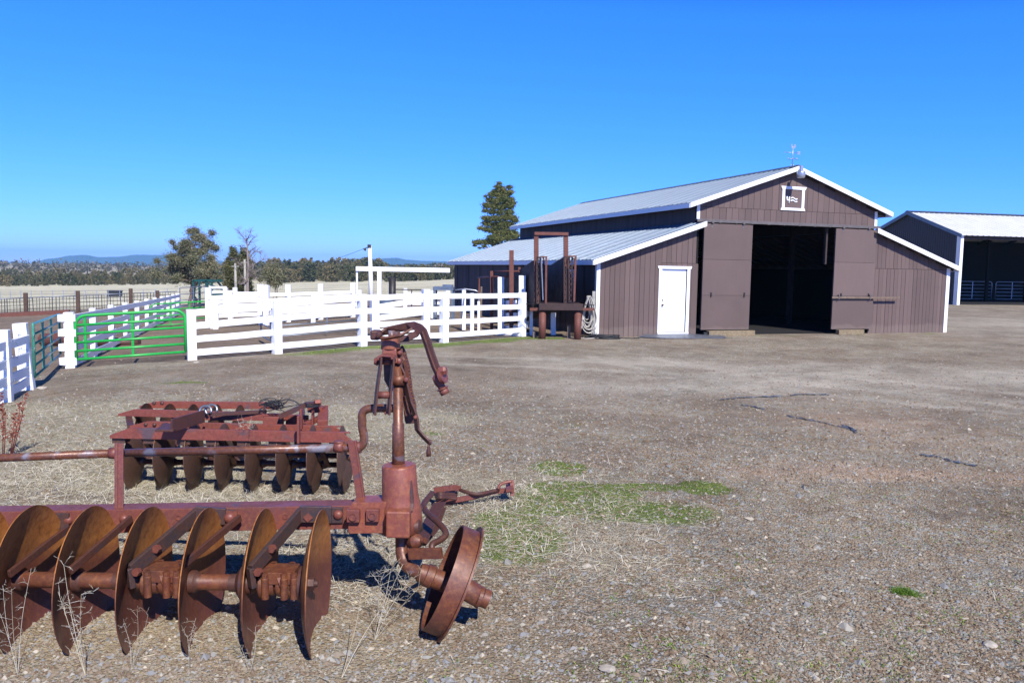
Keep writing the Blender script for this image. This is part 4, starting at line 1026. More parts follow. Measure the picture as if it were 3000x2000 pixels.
# boards of the short return fence right of the last post
t = thing('board_fence', 'short shaded white board fence between the last front post and the chute', 'fence', PF[4])
for yy in (1125, 1188, 1283, 1375):
    m = MB(); m.strip([k3(806, yy, 26.5), k3(872, yy+3, 27.3)], .22, .04, up); m.build('rail', 'white', t)
for yy in (1075, 1180, 1285):
    m = MB(); m.strip([k3(600, yy-5+40, 28.6), k3(748, yy+30, 26.9)], .2, .04, up); m.build('rail', 'white', t)
# small window frame on the barn side
m = MB(); a, b_ = -.05, -.03
for (v0, v1, z0, z1) in ((1.75, 3.1, 2.12, 2.2), (1.75, 3.1, 1.0, 1.08), (1.75, 1.85, 1.08, 2.12), (3.0, 3.1, 1.08, 2.12)): m.box(a, b_, v0, v1, z0, z1)
wf = m.build('window', 'white_trim', barn, local=True)
# white hose, black hose coil and hydrant
hp = k3(1387, 1385, 26.35); 
m = MB(); m.bar(Vector((hp.x, hp.y, -.1)), Vector((hp.x, hp.y, k3(1387, 1007, 26.35).z)), .13, .1, (1, 0, 0)); tag(m.build('hose_post', 'grey_wood', None, loc=(hp.x, hp.y, 0)), 'grey wooden post carrying the white hose at the barn corner', 'post')
m = MB(); top = k3(1355, 1045, 26.2)
for k in range(9):
    w = .08+.022*k+random.uniform(-.01, .01); h = 1.0+.03*k+random.uniform(-.25, .08); P = []
    for i in range(25):
        a = i/24*2*math.pi; z = top.z-h/2+h/2*math.cos(a); ww = w*(1.0-.62*math.cos(a)*1)*.9
        P.append(Vector((top.x+ww*math.sin(a)*.95+random.uniform(-.004, .004)+.01*k-.05, top.y-.03*(k % 3)-.01*k, z)))
    m.tube(P, .014, 6)
P = [top+Vector((-.1, -.05, -.5)), top+Vector((-.22, -.1, -.95)), Vector((top.x-.3, top.y-.3, .02)), Vector((top.x-.1, top.y-.5, .02)), Vector((top.x+.3, top.y-.35, .03)), Vector((top.x+.25, top.y-.1, .2))]
m.tube(P, .014, 6); tag(m.build('hose', 'hose', None, loc=(top.x, top.y, 0)), 'white hose hung in long loops beside the barn corner', 'hose')
cc = gpt((1762, 992)); m = MB()
for k in range(9):
    P = []; rx, ry = .42+.05*math.sin(k*2.1), .2+.03*math.cos(k); ox, oy = random.uniform(-.08, .22), random.uniform(-.08, .1)
    for i in range(21):
        a = i/20*2*math.pi; P.append(Vector((cc.x+ox+rx*math.cos(a), cc.y+oy+ry*math.sin(a), .02+.012*k+.012*math.sin(3*a+k))))
    m.tube(P, .016, 6)
m.tube([cc+Vector((.3, .1, .03)), cc+Vector((.7, .2, .03)), cc+Vector((1.0, .12, .02)), cc+Vector((1.25, .25, .02))], .016, 6)
tag(m.build('hose', 'black', None, loc=(cc.x, cc.y, 0)), 'black hose coiled on the ground below the white hose', 'hose')
hy = gpt((1755, 985)); t = thing('hydrant', 'slim black frost-free water hydrant at the barn corner', 'hydrant', hy)
zt = k3(1437, 1150, hy.y).z; m = MB(); m.tube([hy-up*.1, Vector((hy.x, hy.y, zt))], .028, 10); m.build('pipe', 'black_pipe', t)
m = MB(); q = Vector((hy.x, hy.y, zt)); m.bar(q-up*.02, q+up*.09, .08, .07); m.bar(q+Vector((0, 0, .06)), q+Vector((.16, -.02, .02)), .03, .03); m.bar(q+up*.09, q+Vector((-.14, 0, .13)), .03, .03); m.build('head', 'black_pipe', t)
m = MB(); m.tube([q+Vector((.16, -.02, .02)), q+Vector((.2, -.02, -.25)), q+Vector((.15, -.02, -.7)), q+Vector((.22, -.02, -.8))], .016, 6); m.build('short_hose', 'black', t)

# ------------------------------------------------------------------ disc plough (nearest)
def c1(x, y, Y): return at(.4254*x, 900+.4254*y, Y)
def c2(x, y, Y): return at(.4252*x, 1400+.4252*y, Y)
def c3(x, y, Y): return at(900+.3189*x, 900+.3189*y, Y)
def c4(x, y, Y): return at(900+.3507*x, 1350+.3507*y, Y)
def c7(x, y, Y): return at(1050+.2041*x, 930+.2041*y, Y)
DR = .425; DY = 4.60; DZ = .335; AX = Vector((.992, .06, 0)).normalized()
pl = thing('disc_plough', 'big rusty disc plough in the foreground with crank lever and tilted furrow wheel', 'plough', (-1.2, 4.9, 0))
def dish(mb, c, ax, r, depth, n=56, th=.006, hole=0.):
    "spherical dish, open towards +ax, rim at c"
    K = 9; Rr = (r*r+depth*depth)/(2*depth); prof = []
    for k in range(K+1):
        rr = r*k/K; s = Rr-math.sqrt(Rr*Rr-rr*rr); prof.append((s-depth, rr))
    mb.lathe(c, ax, prof, n); o = [(a-th, b) for a, b in prof[::-1]]
    mb.lathe(c, ax, [(prof[-1][0], r), (-th, r*.998)], n, False); mb.lathe(c, ax, o, n)
dx = [-1.105-.3385*(6-i) for i in range(7)]   # rim centre x for discs 0..6
DEP = .085
for i in range(0, 7):
    c = Vector((dx[i], DY, DZ)); m = MB(); dish(m, c, AX, DR, DEP)
    d = m.build('disc', 'disc_height_rust', pl)
    m = MB(); h = c-AX*(DEP)       # vertex of the dish
    m.lathe(h, -AX, [(.0, .0), (.004, .105), (.03, .10), (.05, .07), (.06, .052), (.10, .050)], 28)   # rear collar (left)
    if i != 6: m.lathe(h, AX, [(0, 0), (.006, .068), (.035, .066), (.05, .052), (.07, .048)], 28)
    else:
        m.lathe(h, AX, [(.0, .0), (.006, .05), (.02, .05), (.021, .0)], 20); m.bolt(h, AX, .038, .055); m.lathe(h, AX, [(.05, 0), (.05, .02), (.075, .02), (.076, 0)], 12)
    m.build('collar', 'rust_dark', d)
m = MB(); m.tube([Vector((dx[0]-.4, DY-.02, DZ)), Vector((dx[6]-.10, DY, DZ))], .046, 28); m.build('gang_shaft', 'rust_disc', pl)
# bearings between discs 3-4 and 5-6
for bi in (3, 5):
    cx = (dx[bi]+dx[bi+1])/2-.055; c = Vector((cx, DY, DZ)); m = MB()
    for (o, w, r) in ((-.12, .03, .085), (-.085, .05, .068), (-.02, .075, .074), (.05, .04, .066), (.095, .045, .082)):
        m.lathe(c+AX*o, AX, [(0, 0), (0, r), (w*.15, r*1.04), (w*.85, r*1.04), (w, r), (w, 0)], 28)
    m.bar(c+Vector((-.10, 0, .055)), c+Vector((.09, 0, .055)), .16, .07)
    for (o, q) in ((-.09, -.088), (.02, -.088), (-.09, .088), (.02, .088), (.075, -.082)):
        m.lathe(c+Vector((o+.02, q, -.06)), (0, 0, 1), [(0, 0), (0, .022), (.12, .022), (.13, .012), (.13, 0)], 12)
        m.bolt(c+Vector((o+.02, q, .065)), (0, 0, 1), .02, .025)
    for a in range(-3, 5):   # clamp strap curving round the front
        pass
    m.strip([c+Vector((-.0+.012*k, -.088*math.cos(math.radians(-50+k*17)), .088*math.sin(math.radians(60-k*17)))) for k in range(8)], .035, .016, (1, 0, 0))
    m.build('bearing', 'rust_red' if False else 'rust_disc', pl, bevel=.003)
# main beam: front channel with lower flange
YB = 4.98
b0, b1 = at(-500, 1507, YB), at(1045, 1480, YB); hgt_ = .150
A = b0-up*hgt_/2; B = b1-up*hgt_/2
m = MB(); m.bar(A+Vector((0, .006, 0)), B+Vector((0, .006, 0)), .014, hgt_); m.bar(A+Vector((0, .075, hgt_/2-.007)), B+Vector((0, .075, hgt_/2-.007)), .13, .013); m.bar(A+Vector((0, .075, -hgt_/2+.007)), B+Vector((0, .075, -hgt_/2+.007)), .13, .013)
m.build('beam', 'rust', pl, bevel=.003)
m = MB(); dwn = Vector((0, .30, -.075)); m.bar(A+dwn, B+dwn, .10, .13); m.build('rear_beam', 'rust_dark', pl, bevel=.004)
# patch plates, rivets and bolts on the beam
def plate(x0, x1, y0, y1, mt='rust_dark', th=.014, off=.008):
    P = [c2(x0, y0, YB-off), c2(x1, y0-3, YB-off), c2(x1, y1, YB-off), c2(x0, y1+3, YB-off)]
    m = MB(); m.prism(P, (0, -th, 0)); m.build('patch_plate', mt, pl, bevel=.003)
M['rust_blue'] = rust_mat('blue_black_plate', (.055, .055, .07), (.09, .045, .04), (.16, .07, .04), 8, .3, .42)
plate(300, 480, 240, 352, 'rust_blue'); plate(1345, 1625, 218, 330, 'rust_blue'); plate(2080, 2365, 200, 305, 'rust_blue')
m = MB()
for (x, y) in ((470, 290), (855, 280)): m.rivet(c2(x, y, YB-.004), (0, -1, 0), .028)
m.rivet(c2(2330, 252, YB-.022), (0, -1, 0), .030)
P = c2(1585, 270, YB-.024); m.bar(P+Vector((-.045, 0, 0)), P+Vector((.045, 0, 0)), .010, .085); m.rivet(P+Vector((0, -.006, 0)), (0, -1, 0), .036)
for (x, y) in ((2130, 262), ): m.bolt(c2(x, y, YB-.022), (0, -1, 0), .030, .035, 4)
for (x, y) in ((1230, 270), (1965, 262)): m.lathe(c2(x, y, YB-.001), (0, -1, 0), [(0, .018), (.006, .018), (.006, .012), (.002, .01), (.002, 0)], 14)
m.each('rivet', 'rust', pl)
# scraper bars and standards
def flat(pa, ya, pb, yb, w, th, mt='rust_dark', name='scraper_bar', sd=(0, 0, 1)):
    m = MB(); m.bar(c2(*pa, ya), c2(*pb, yb), th, w, sd); return m.build(name, mt, pl, bevel=.003)
flat((470, 345), 4.93, (62, 662), 4.46, .045, .022); flat((905, 275), 4.93, (480, 640), 4.46, .045, .022)
flat((1655, 270), 4.93, (1245, 610), 4.46, .045, .022)
for (pa, pm, pb, xb) in (((1500, 262), (1345, 250), (900, 640), 3), ((2230, 250), (2065, 245), (1735, 640), 5)):
    a, q, b_ = c2(*pa, YB-.03), c2(*pm, YB-.035), c2(*pb, 4.50)
    m = MB(); m.bar(a+Vector((.05, 0, 0)), q, .026, .105); m.bar(q-(b_-q).normalized()*.02+Vector((.0, .0, -.008)), b_, .03, .085); 
    m.bar(b_+Vector((-.01, 0, .02)), b_+Vector((.0, .01, -.10)), .05, .032); m.build('standard', 'rust_blue', pl, bevel=.004)
    m = MB(); mid = q+(b_-q)*.62; m.bolt(mid+Vector((.02, -.02, .01)), (-.2, -1, 0), .024, .03); e = b_+Vector((.045, -.0, -.0)); m.bolt(e, (-.2, -1, .1), .024, .03); m.each('bolt', 'rust', pl)
# rear casting: box, tall sleeve, pads
cast = MB(); YC = 4.86
def fp(x, y, Y=YC): return c4(x, y, Y)
poly = [fp(345, 400), fp(375, 352), fp(690, 342), fp(690, 345), fp(860, 345), fp(880, 470), fp(870, 560), fp(690, 600), fp(360, 605), fp(343, 590)]
cast.prism(poly, (0, .17, 0)); cast.build('end_casting', 'cast', pl, bevel=.022)
sl0, sl1 = c4(785, 470, 4.95), c4(766, 42, 4.95)
m = MB(); m.tube([sl0-(sl1-sl0)*.25, sl0, sl0+(sl1-sl0)*.22, sl0+(sl1-sl0)*.34, sl0+(sl1-sl0)*.48, sl1, sl1+(sl1-sl0).normalized()*.006, sl1+(sl1-sl0).normalized()*.012], [.135, .130, .128, .119, .112, .106, .103, .092], 32); m.build('sleeve', 'cast', pl)
m = MB(); P = c4(765, 515, 4.80); m.bar(P+Vector((-.072, 0, 0)), P+Vector((.072, 0, 0)), .09, .165); m.build('pad', 'cast', pl, bevel=.01)
m = MB()
for (x, y) in ((393, 445), (553, 440)):
    P = c4(x, y, YC-.0); m.bar(P+Vector((0, 0, 0)), P+Vector((0, -.04, 0)), .078, .078, (0, 0, 1)); m.lathe(P+Vector((0, -.04, 0)), (0, -1, 0), [(0, .026), (.012, .026), (.012, .018), (.006, .016), (.006, 0)], 16)
m.each('bolt', 'rust', pl, bevel=.004)
m = MB(); P = c4(880, 545, 4.90); m.lathe(P+Vector((-.06, 0, 0)), (1, 0, 0), [(0, 0), (0, .05), (.10, .05), (.11, .03), (.11, 0)], 20); m.strip([c4(865, 160, 4.9), c4(880, 350, 4.88), c4(870, 420, 4.86)], .05, .02, (0, 1, 0)); m.each('side_lug', 'rust_dark', pl)
# shaft and its head
YS = 4.97
s0, s1 = c4(762, 60, YS), c3(833, 690, YS); m = MB(); m.tube([s0-(s1-s0)*.05, s0+(s1-s0)*.52, s0+(s1-s0)*.53, s1+(s1-s0)*.35], [.041, .037, .031, .029], 24); m.build('screw_shaft', 'rust_pipe', pl)
m = MB(); q = c3(838, 665, YS); ud = (s1-s0).normalized(); m.tube([q-ud*.03, q+ud*.03], .047, 20); m.build('collar', 'rust_disc', pl)
A = c7(460, 640, YS); B = c7(462, 432, YS); m = MB(); m.bar(A, B, .115, .10, (1, 0, 0), .1, .085); m.tube([B-ud*.01, B+ud*.055], [.062, .055], 22); m.build('screw_head', 'cast', pl, bevel=.008)
m = MB(); A = c7(485, 420, YS); B = c7(480, 300, YS); m.tube([A, B], .034, 20); m.tube([B-ud*.03, B+ud*.05], .022, 16); m.bar(c7(545, 370, YS), c7(545, 200, YS), .05, .04); m.build('screw_stub', 'rust_pipe', pl)
# handle: looped flat bar with long curved arm
m = MB(); side = Vector((0, 1, 0))
lf_ = [c7(300, 300, 4.90), c7(400, 300, 4.88), c7(600, 262, 4.86), c7(760, 165, 4.90)]
m.strip(lf_, .012, .045, (0, .3, 1)); m.build('handle_fork', 'rust_disc', pl, bevel=.002)
m = MB(); rr_ = [c7(330, 225, 5.02), c7(420, 185, 5.04), c7(700, 130, 5.03), c7(800, 118, 5.0), c7(880, 150, 4.97), c7(930, 200, 4.95), c7(990, 360, 4.93), c7(1040, 520, 4.92), c7(1100, 690, 4.90), c7(1165, 830, 4.88)]
m.strip(rr_, .052, .016, (.55, -.25, .5)); m.strip(rr_[5:], .012, .035, (.75, -.6, .25)); m.build('handle_arm', 'rust_dark', pl, bevel=.002)
m = MB(); m.strip([c7(560, 300, 4.98), c7(700, 300, 4.97), c7(830, 235, 4.97), c7(860, 180, 4.97)], .038, .014, (0, .3, 1)); m.strip([c7(330, 300, 4.98), c7(430, 320, 4.98), c7(590, 310, 4.98)], .032, .014, (0, .3, 1)); m.build('handle_web', 'rust_dark', pl)
m = MB(); P = c7(345, 250, 4.96); m.bar(P+Vector((-.07, 0, 0)), P+Vector((-.01, 0, .0)), .09, .06); m.lathe(c7(300, 240, 4.88), (-.2, -1, 0), [(0, 0), (0, .02), (.02, .018), (.024, 0)], 14); m.build('clevis', 'rust_dark', pl, bevel=.012)
m = MB(); P = c7(1235, 775, 4.86); m.lathe(P+Vector((-.03, 0, 0)), (1, -.15, .25), [(0, 0), (0, .03), (.03, .03), (.045, .022), (.05, 0)], 6, False); m.lathe(c7(1205, 830, 4.87), (.9, -.3, .3), [(-.012, 0), (-.012, .05), (.012, .05), (.012, 0)], 20); m.each('bolt', 'rust', pl)
m = MB(); m.tube([c7(1150, 820, 4.9), c7(1120, 870, 4.9), c7(1150, 930, 4.9), c7(1185, 975, 4.9), c7(1215, 1030, 4.9)], [.022, .027, .027, .024, .024], 16); m.tube([c7(1205, 1010, 4.9), c7(1212, 1025, 4.9)], .036, 16); m.tube([c7(1212, 1025, 4.9), c7(1250, 1095, 4.9)], .029, 16); m.build('hand_grip', 'rust', pl)
# link straps between head and crank
for (x0, x1, Yk) in ((318, 228, 4.86), (498, 432, 4.86)):
    m = MB(); m.strip([c7(x0, 560, Yk), c7(x0-5, 700, Yk), c7((x0+x1)/2, 980, Yk), c7(x1, 1390, Yk)], .062, .013, (.35, -1, 0)); m.build('link_strap', 'rust_dark', pl, bevel=.002)
m = MB(); m.strip([c7(305, 600, 4.86), c7(315, 560, 4.86), c7(350, 535, 4.86), c7(480, 538, 4.86), c7(508, 560, 4.86), c7(510, 590, 4.86)], .07, .014, (.2, 1, 0)); m.tube([c7(280, 635, 4.9), c7(520, 628, 4.9)], .019, 12); m.tube([c7(285, 1110, 4.87), c7(455, 1110, 4.87)], .022, 12); m.lathe(c7(275, 630, 4.9), (-1, 0, 0), [(0, 0), (0, .028), (.02, .02), (.02, 0)], 16); m.each('link_pin', 'rust', pl)
# crank pipe and long horizontal pipe
YP2 = 5.02
P = [c7(500, 1300, YP2), c7(220, 1300, YP2), c7(130, 1312, YP2), c7(75, 1345, YP2), c7(52, 1400, YP2), c7(55, 1480, YP2)]
P += [c3(505, 1100, YP2), c3(520, 1170, YP2), c3(520, 1225, YP2), c3(500, 1270, YP2), c3(460, 1290, YP2), c3(390, 1287, YP2), c3(300, 1285, YP2)]
def smoothpath(P, k=4):
    out = []
    for i in range(len(P)-1):
        p0, p1, p2, p3 = P[max(i-1, 0)], P[i], P[i+1], P[min(i+2, len(P)-1)]
        for j in range(k):
            t_ = j/k; out.append(.5*((2*p1)+(p2-p0)*t_+(2*p0-5*p1+4*p2-p3)*t_*t_+(3*p1-p0-3*p2+p3)*t_**3))
    return out+[P[-1]]
m = MB(); m.tube(smoothpath(P), .0265, 20); m.build('crank_pipe', 'rust_pipe', pl)
E1 = c3(400, 1287, YP2); E0 = at(-400, 1357, YP2+.45); Em = at(335, 1327, YP2+.18)
m = MB(); m.tube([E0, Em], .0275, 20); m.build('lift_pipe', 'rust_pipe', pl)
m = MB(); m.tube([Em, E1], .0270, 20); m.build('lift_pipe', 'rust_pipe', pl)
m = MB()
for q in (c3(295, 1280, YP2), c3(455, 1285, YP2), Em): m.tube([q-Vector((.028, 0, 0)), q+Vector((.028, 0, 0))], .037, 18)
m.tube([c3(290, 1245, YP2), c3(290, 1225, YP2)], .03, 14); m.each('pipe_collar', 'rust', pl)
m = MB(); A = at(345, 1297, YB+.13); B = at(345, 1495, YB+.06); m.bar(A, B, .052, .02, (1, 0, 0)); m.bar(A+Vector((.02, -.012, 0)), B+Vector((.02, -.012, 0)), .012, .045, (1, 0, 0)); m.build('upright_strap', 'rust', pl, bevel=.003)
m = MB(); A = c3(408, 1225, YP2-.04); B = c4(452, 345, 4.99); m.bar(A, B, .02, .05, (1, 0, 0)); m.bar(A+Vector((.025, 0, 0)), B+Vector((.022, 0, 0)), .03, .012, (1, 0, 0)); m.build('upright_strap', 'rust', pl, bevel=.003)
# ratchet quadrant and hand lever
m = MB(); A = [c7(610, 420, 5.05), c7(650, 520, 5.05), c7(700, 700, 5.05), c7(725, 900, 5.05), c7(740, 1060, 5.05), c7(790, 1260, 5.05), c7(800, 1380, 5.05)]
m.strip(A, .055, .016, (.25, 1, 0))
for i in range(len(A)-1):
    for f in (0, .25, .5, .75):
        q = A[i]+(A[i+1]-A[i])*f; m.bar(q+Vector((.002, -.004, 0)), q+Vector((.0145, -.004, .004)), .016, .011)
m.build('ratchet_quadrant', 'rust_disc', pl)
m = MB(); m.prism([c7(600, 640, 5.10), c7(640, 640, 5.10), c7(690, 900, 5.10), c7(740, 1180, 5.10), c7(800, 1500, 5.10), c7(790, 1522, 5.10), c7(680, 1522, 5.10), c7(665, 1480, 5.10), c7(650, 1330, 5.10), c7(610, 1120, 5.10)], (0, .02, 0)); m.build('side_plate', 'rust_dark', pl)
m = MB(); m.prism([c7(360, 660, 5.14), c7(520, 640, 5.14), c7(600, 850, 5.14), c7(610, 1120, 5.14), c7(440, 1020, 5.14), c7(370, 900, 5.14)], (0, .02, 0)); m.build('side_plate', 'rust_dark', pl)
m = MB(); m.strip([c7(565, 650, 4.97), c7(640, 800, 4.97), c7(690, 1000, 4.97), c7(735, 1200, 4.97), c7(790, 1330, 4.97), c7(830, 1450, 4.97)], .052, .013, (.55, -.8, 0)); m.strip([c7(830, 1440, 4.97), c3(1010, 1120, 4.97), c3(1060, 1180, 4.97), c3(1135, 1255, 4.97)], .05, .013, (.55, -.8, .2)); m.build('hand_lever', 'rust_dark', pl, bevel=.002)
m = MB(); m.tube([c3(1118, 1255, 4.95), c3(1116, 1275, 4.95), c3(1115, 1330, 4.95), c3(1115, 1366, 4.95)], [.006, .008, .016, .014], 12); m.tube([c3(1128, 1215, 4.95), c3(1128, 1262, 4.95)], .009, 8); m.build('latch_grip', 'rust_dark', pl)
m = MB()
for (x, y, r) in ((690, 885, .014), (585, 620, .017), (400, 1360, .009), (825, 1420, .012), (600, 500, .013)): m.lathe(c7(x, y, 4.95), (0, -1, 0), [(0, 0), (0, r), (.03, r), (.035, r*.6), (.036, 0)], 14)
m.each('bolt', 'rust', pl)
m = MB(); m.strip([c7(590, 440, 5.0), c7(600, 560, 5.0), c7(640, 620, 5.0)], .05, .014, (.6, -.8, 0)); m.strip([c7(640, 1130, 5.06), c7(680, 1250, 5.06), c7(715, 1400, 5.06)], .03, .03, (1, 0, 0)); m.each('spring_strap', 'rust_disc', pl)
# bent axle and furrow wheel
P = [c4(790, 585, 4.9), c4(790, 680, 4.9), c4(792, 760, 4.88), c4(810, 830, 4.86), c4(850, 885, 4.83), c4(930, 930, 4.80), c4(1010, 970, 4.77)]
m = MB(); m.tube(smoothpath(P), .040, 22); m.build('bent_axle', 'rust_pipe', pl)
WA = Vector((.90, .06, -.38)).normalized(); WC = c4(1195, 990, 4.72)
HC = c4(985, 945, 4.78); m = MB(); m.lathe(HC-WA*.04, WA, [(0, 0), (0, .055), (.04, .062), (.045, .070), (.09, .070), (.095, .060), (.28, .060), (.46, .058)], 28); m.build('hub', 'rust_disc', pl)
HE = c4(1450, 1140, 4.64); m = MB(); m.tube([WC, HE-WA*.0], [.07, .062], 26); m.lathe(HE, WA, [(-.02, .062), (0, .066), (.0, .045), (-.05, .045)], 26, False); m.build('hub_cap', 'rust_disc', pl)
WR = .325; WW = .105
m = MB(); w0 = WC-WA*WW/2; m.lathe(w0, WA, [(0, WR-.012), (0, WR), (WW*.5, WR*1.004), (WW, WR), (WW, WR+.03), (WW+.012, WR+.03), (WW+.012, WR-.012), (WW*.5, WR-.010), (0, WR-.012)], 72); wh = m.build('wheel', 'rust_disc', pl)
m = MB(); m.lathe(WC+WA*(WW*.40), WA, [(0, .06), (.0, WR-.01), (.01, WR-.01), (.01, .06)], 48); m.build('wheel_web', 'rust_disc', wh)
m = MB()
for k in range(6):
    a = k*math.pi/3; _, sd_, u_ = frame_to(WA); d = sd_*math.cos(a)+u_*math.sin(a); m.bar(HE-WA*.14+d*.05, WC+WA*.08+d*.2, .03, .02)
m.each('hub_rib', 'rust', pl)
# brackets by the wheel
m = MB(); m.bar(c4(850, 775, 4.80), c4(1125, 768, 4.72), .03, .065); m.build('scraper_arm', 'rust_disc', pl, bevel=.003)
m = MB(); m.tube(smoothpath([c4(1045, 270, 5.5), c4(1000, 320, 5.4), c4(972, 370, 5.3), c4(1000, 430, 5.2), c4(1080, 500, 5.05), c4(1145, 570, 4.95), c4(1155, 620, 4.9), c4(1100, 665, 4.85), c4(1045, 695, 4.8), c4(1042, 745, 4.78)]), .020, 14); m.build('bent_rod', 'rust_dark', pl)
m = MB(); m.strip([c4(1105, 350, 5.6), c4(1040, 480, 5.4), c4(990, 590, 5.2), c4(940, 690, 5.05)], .095, .014, (1, -.2, .2)); m.strip([c4(1130, 390, 5.6), c4(1075, 560, 5.35), c4(960, 700, 5.1)], .012, .05, (0, 0, 1)); m.build('drag_bar', 'rust_dark', pl, bevel=.003)
m = MB(); m.strip([c4(860, 600, 4.9), c4(885, 660, 4.9), c4(850, 740, 4.88)], .03, .02, (0, 1, 0))
q = c4(905, 665, 4.87); m.lathe(q, (.8, -.5, .2), [(-.05, 0), (-.05, .035), (0, .05), (.03, .04), (.05, .02), (.08, .018), (.08, 0)], 14); m.tube([c4(900, 500, 4.98), c4(960, 380, 5.2)], .014, 8); m.build('linkage', 'rust_disc', pl)
# loose drawbar lying on the soil to the right, joined to the linkage
db = thing('drawbar', 'tangled rusty drawbar and chain lying on the soil right of the plough sleeve', 'drawbar', gpt((1390, 1470)))
def gl(x, y, lift): 
    p = gp(900+.3507*x, 1350+.3507*y); return p+up*lift
def onz(x, y, z): return gp(900+.3507*x, 1350+.3507*y, z)
m = MB(); m.strip([onz(1060, 245, .16), onz(1140, 230, .18), onz(1240, 220, .17), onz(1280, 232, .16)], .05, .014, (0, 0, 1)); m.strip([onz(1080, 335, .06), onz(1240, 325, .08), onz(1420, 290, .10), onz(1580, 250, .12), onz(1725, 240, .12)], .045, .016, (0, 0, 1)); m.each('flat_bar', 'rust', db)
m = MB(); m.tube(smoothpath([onz(1280, 240, .15), onz(1340, 262, .14), onz(1430, 275, .13), onz(1530, 255, .13), onz(1600, 242, .13)]), .017, 10); m.tube([onz(1130, 372, .03), onz(1250, 345, .04), onz(1430, 300, .08)], .014, 8); m.each('rod', 'rust_dark', db)
m = MB(); m.tube(smoothpath([onz(1595, 235, .15), onz(1610, 200, .18), onz(1650, 180, .2), onz(1710, 168, .21)]), .014, 10)
for (y, w) in ((195, .09), (212, .1), (232, .09)): m.bar(onz(1660, y+8, .14), onz(1720, y, .15), w, .022)
m.bar(onz(1710, 160, .2), onz(1712, 290, .06), .04, .03); m.build('clevis', 'rust', db)
m = MB()
for k in range(5):
    y = 262+k*13; m.tube(smoothpath([onz(1060+5*k, y, .11), onz(1110, y-8, .15), onz(1180, y-5, .12), onz(1250, y-12+4*k, .1)]), .012, 8)
m.build('chain', 'rust_dark', db)

# ------------------------------------------------------------------ disc harrow behind
ZB = .60
def hz(px, py, z): return gp(px, py, z)
hr = thing('disc_harrow', 'red-brown disc harrow with two gangs of discs behind the plough', 'harrow', (-2.7, 8.2, 0))
def angle(pl_, pr_, z, h, dep, cut=.18, mt='rust_red', lip=True):
    a, b_ = hz(*pl_, z), hz(*pr_, z); d = (b_-a).normalized(); n = Vector((-d.y, d.x, 0))
    m = MB(); m.prism([a, b_, b_+up*h*.3, b_-d*.09+up*h, a+d*cut+up*h, a+up*h*.3], n*.014)
    m.prism([a+n*.0145, b_+n*.0145, b_+n*dep, a+n*dep+d*.03], (0, 0, .012))
    m.prism([a+d*cut+up*(h-.012)+n*.0145, b_-d*.02+up*(h-.012)+n*.0145, b_-d*.02+up*(h-.012)+n*dep*.8, a+d*cut*1.2+up*(h-.012)+n*dep*.8], (0, 0, .011))
    m.build('frame_beam', mt, hr, bevel=.003); return a, b_, d, n
k9 = lambda x, y: (293+.3486*x, 1113+.3486*y)
aA, bA, dA, nA = angle(k9(80, 490), k9(2115, 531), .56, .100, .06)
aB, bB, dB, nB = angle(k9(250, 402), k9(2040, 448), .56, .070, .05)
aC, bC, dC, nC = angle(k9(150, 302), k9(1120, 330), .56, .078, .05)
aD, bD, dD, nD = angle(k9(330, 236), k9(1500, 246), .56, .080, .05)
m = MB(); 
for f in (.03, .16, .30, .42, .55, .68, .8, .93):
    q = aA+dA*((bA-aA).length*f); m.box(q.x-.06, q.x+.06, q.y+.03, q.y+.14, q.z-.05, q.z-.004)
m.each('clamp', 'rust_grey', hr)
# gang discs: front row 8, middle row behind, rear row
def gang(cpx, cpy, Y, r, dep, n, ax, mt, x0=None, step=None, zc=None):
    zc = r-.035 if zc is None else zc
    for k in range(n):
        c = Vector((x0+step*k, Y, zc)); m = MB(); dish(m, c, ax, r, dep, 36)
        d = m.build('disc', mt, hr)
        m = MB(); h = c-ax*dep; m.lathe(h, -ax, [(0, 0), (0, .045), (.02, .045), (.05, .035), (.055, 0)], 16); m.build('hub_nut', mt, d)
    m = MB(); m.tube([Vector((x0-.1, Y, zc)), Vector((x0+step*(n-1)+.1, Y, zc))], .028, 12); m.build('gang_shaft', 'rust_dark', hr)
xg0, xg1 = gp(378, 1432).x, gp(1003, 1446).x
YG = (gp(378, 1432).y+gp(1003, 1446).y)/2+.12
gang(0, 0, YG, .285, .070, 8, Vector((-.995, -.10, 0)).normalized(), 'rust_grey', xg0, (xg1-xg0)/7)
y2 = (aA.y+bA.y)/2*.45+(aB.y+bB.y)/2*.55; r2 = (at(739, 1243, y2).z+.035)/2; x2_ = at(652, 1244, y2).x; gang(0, 0, y2, .29, .055, 7, Vector((-.995, -.06, 0)).normalized(), 'rust_grey', x2_-2*(at(739, 1243, y2).x-x2_), at(739, 1243, y2).x-x2_, 2*r2-.035-.29)
y3 = aC.y*.4+aD.y*.6
gang(0, 0, y3, (at(425, 1182, y3).z+.035)/2, .06, 5, Vector((.997, .08, 0)).normalized(), 'rust_disc', at(425, 1185, y3).x, at(494, 1185, y3).x-at(425, 1185, y3).x)
m = MB()
for (a, b_, n_) in ((aA, bA, nA), (aB, bB, nB), (aC, bC, nC)):
    for f in (.12, .45, .85):
        q = a+(b_-a)*f; m.bar(q+n_*.09-up*.01, Vector((q.x+.05, q.y+.30, .27)), .05, .016)
m.each('gang_standard', 'rust_grey', hr)
for (pa, pb, w, h) in ((k9(260, 400), k9(240, 310), .06, .05), (k9(1660, 520), k9(1700, 260), .06, .05)):
    a, b_ = hz(*pa, .53), hz(*pb, .53); m = MB(); m.bar(a, b_, w, h); m.build('cross_member', 'rust_dark', hr)
def k9p(x, y, z): return gp(293+.3486*x, 1113+.3486*y, z)
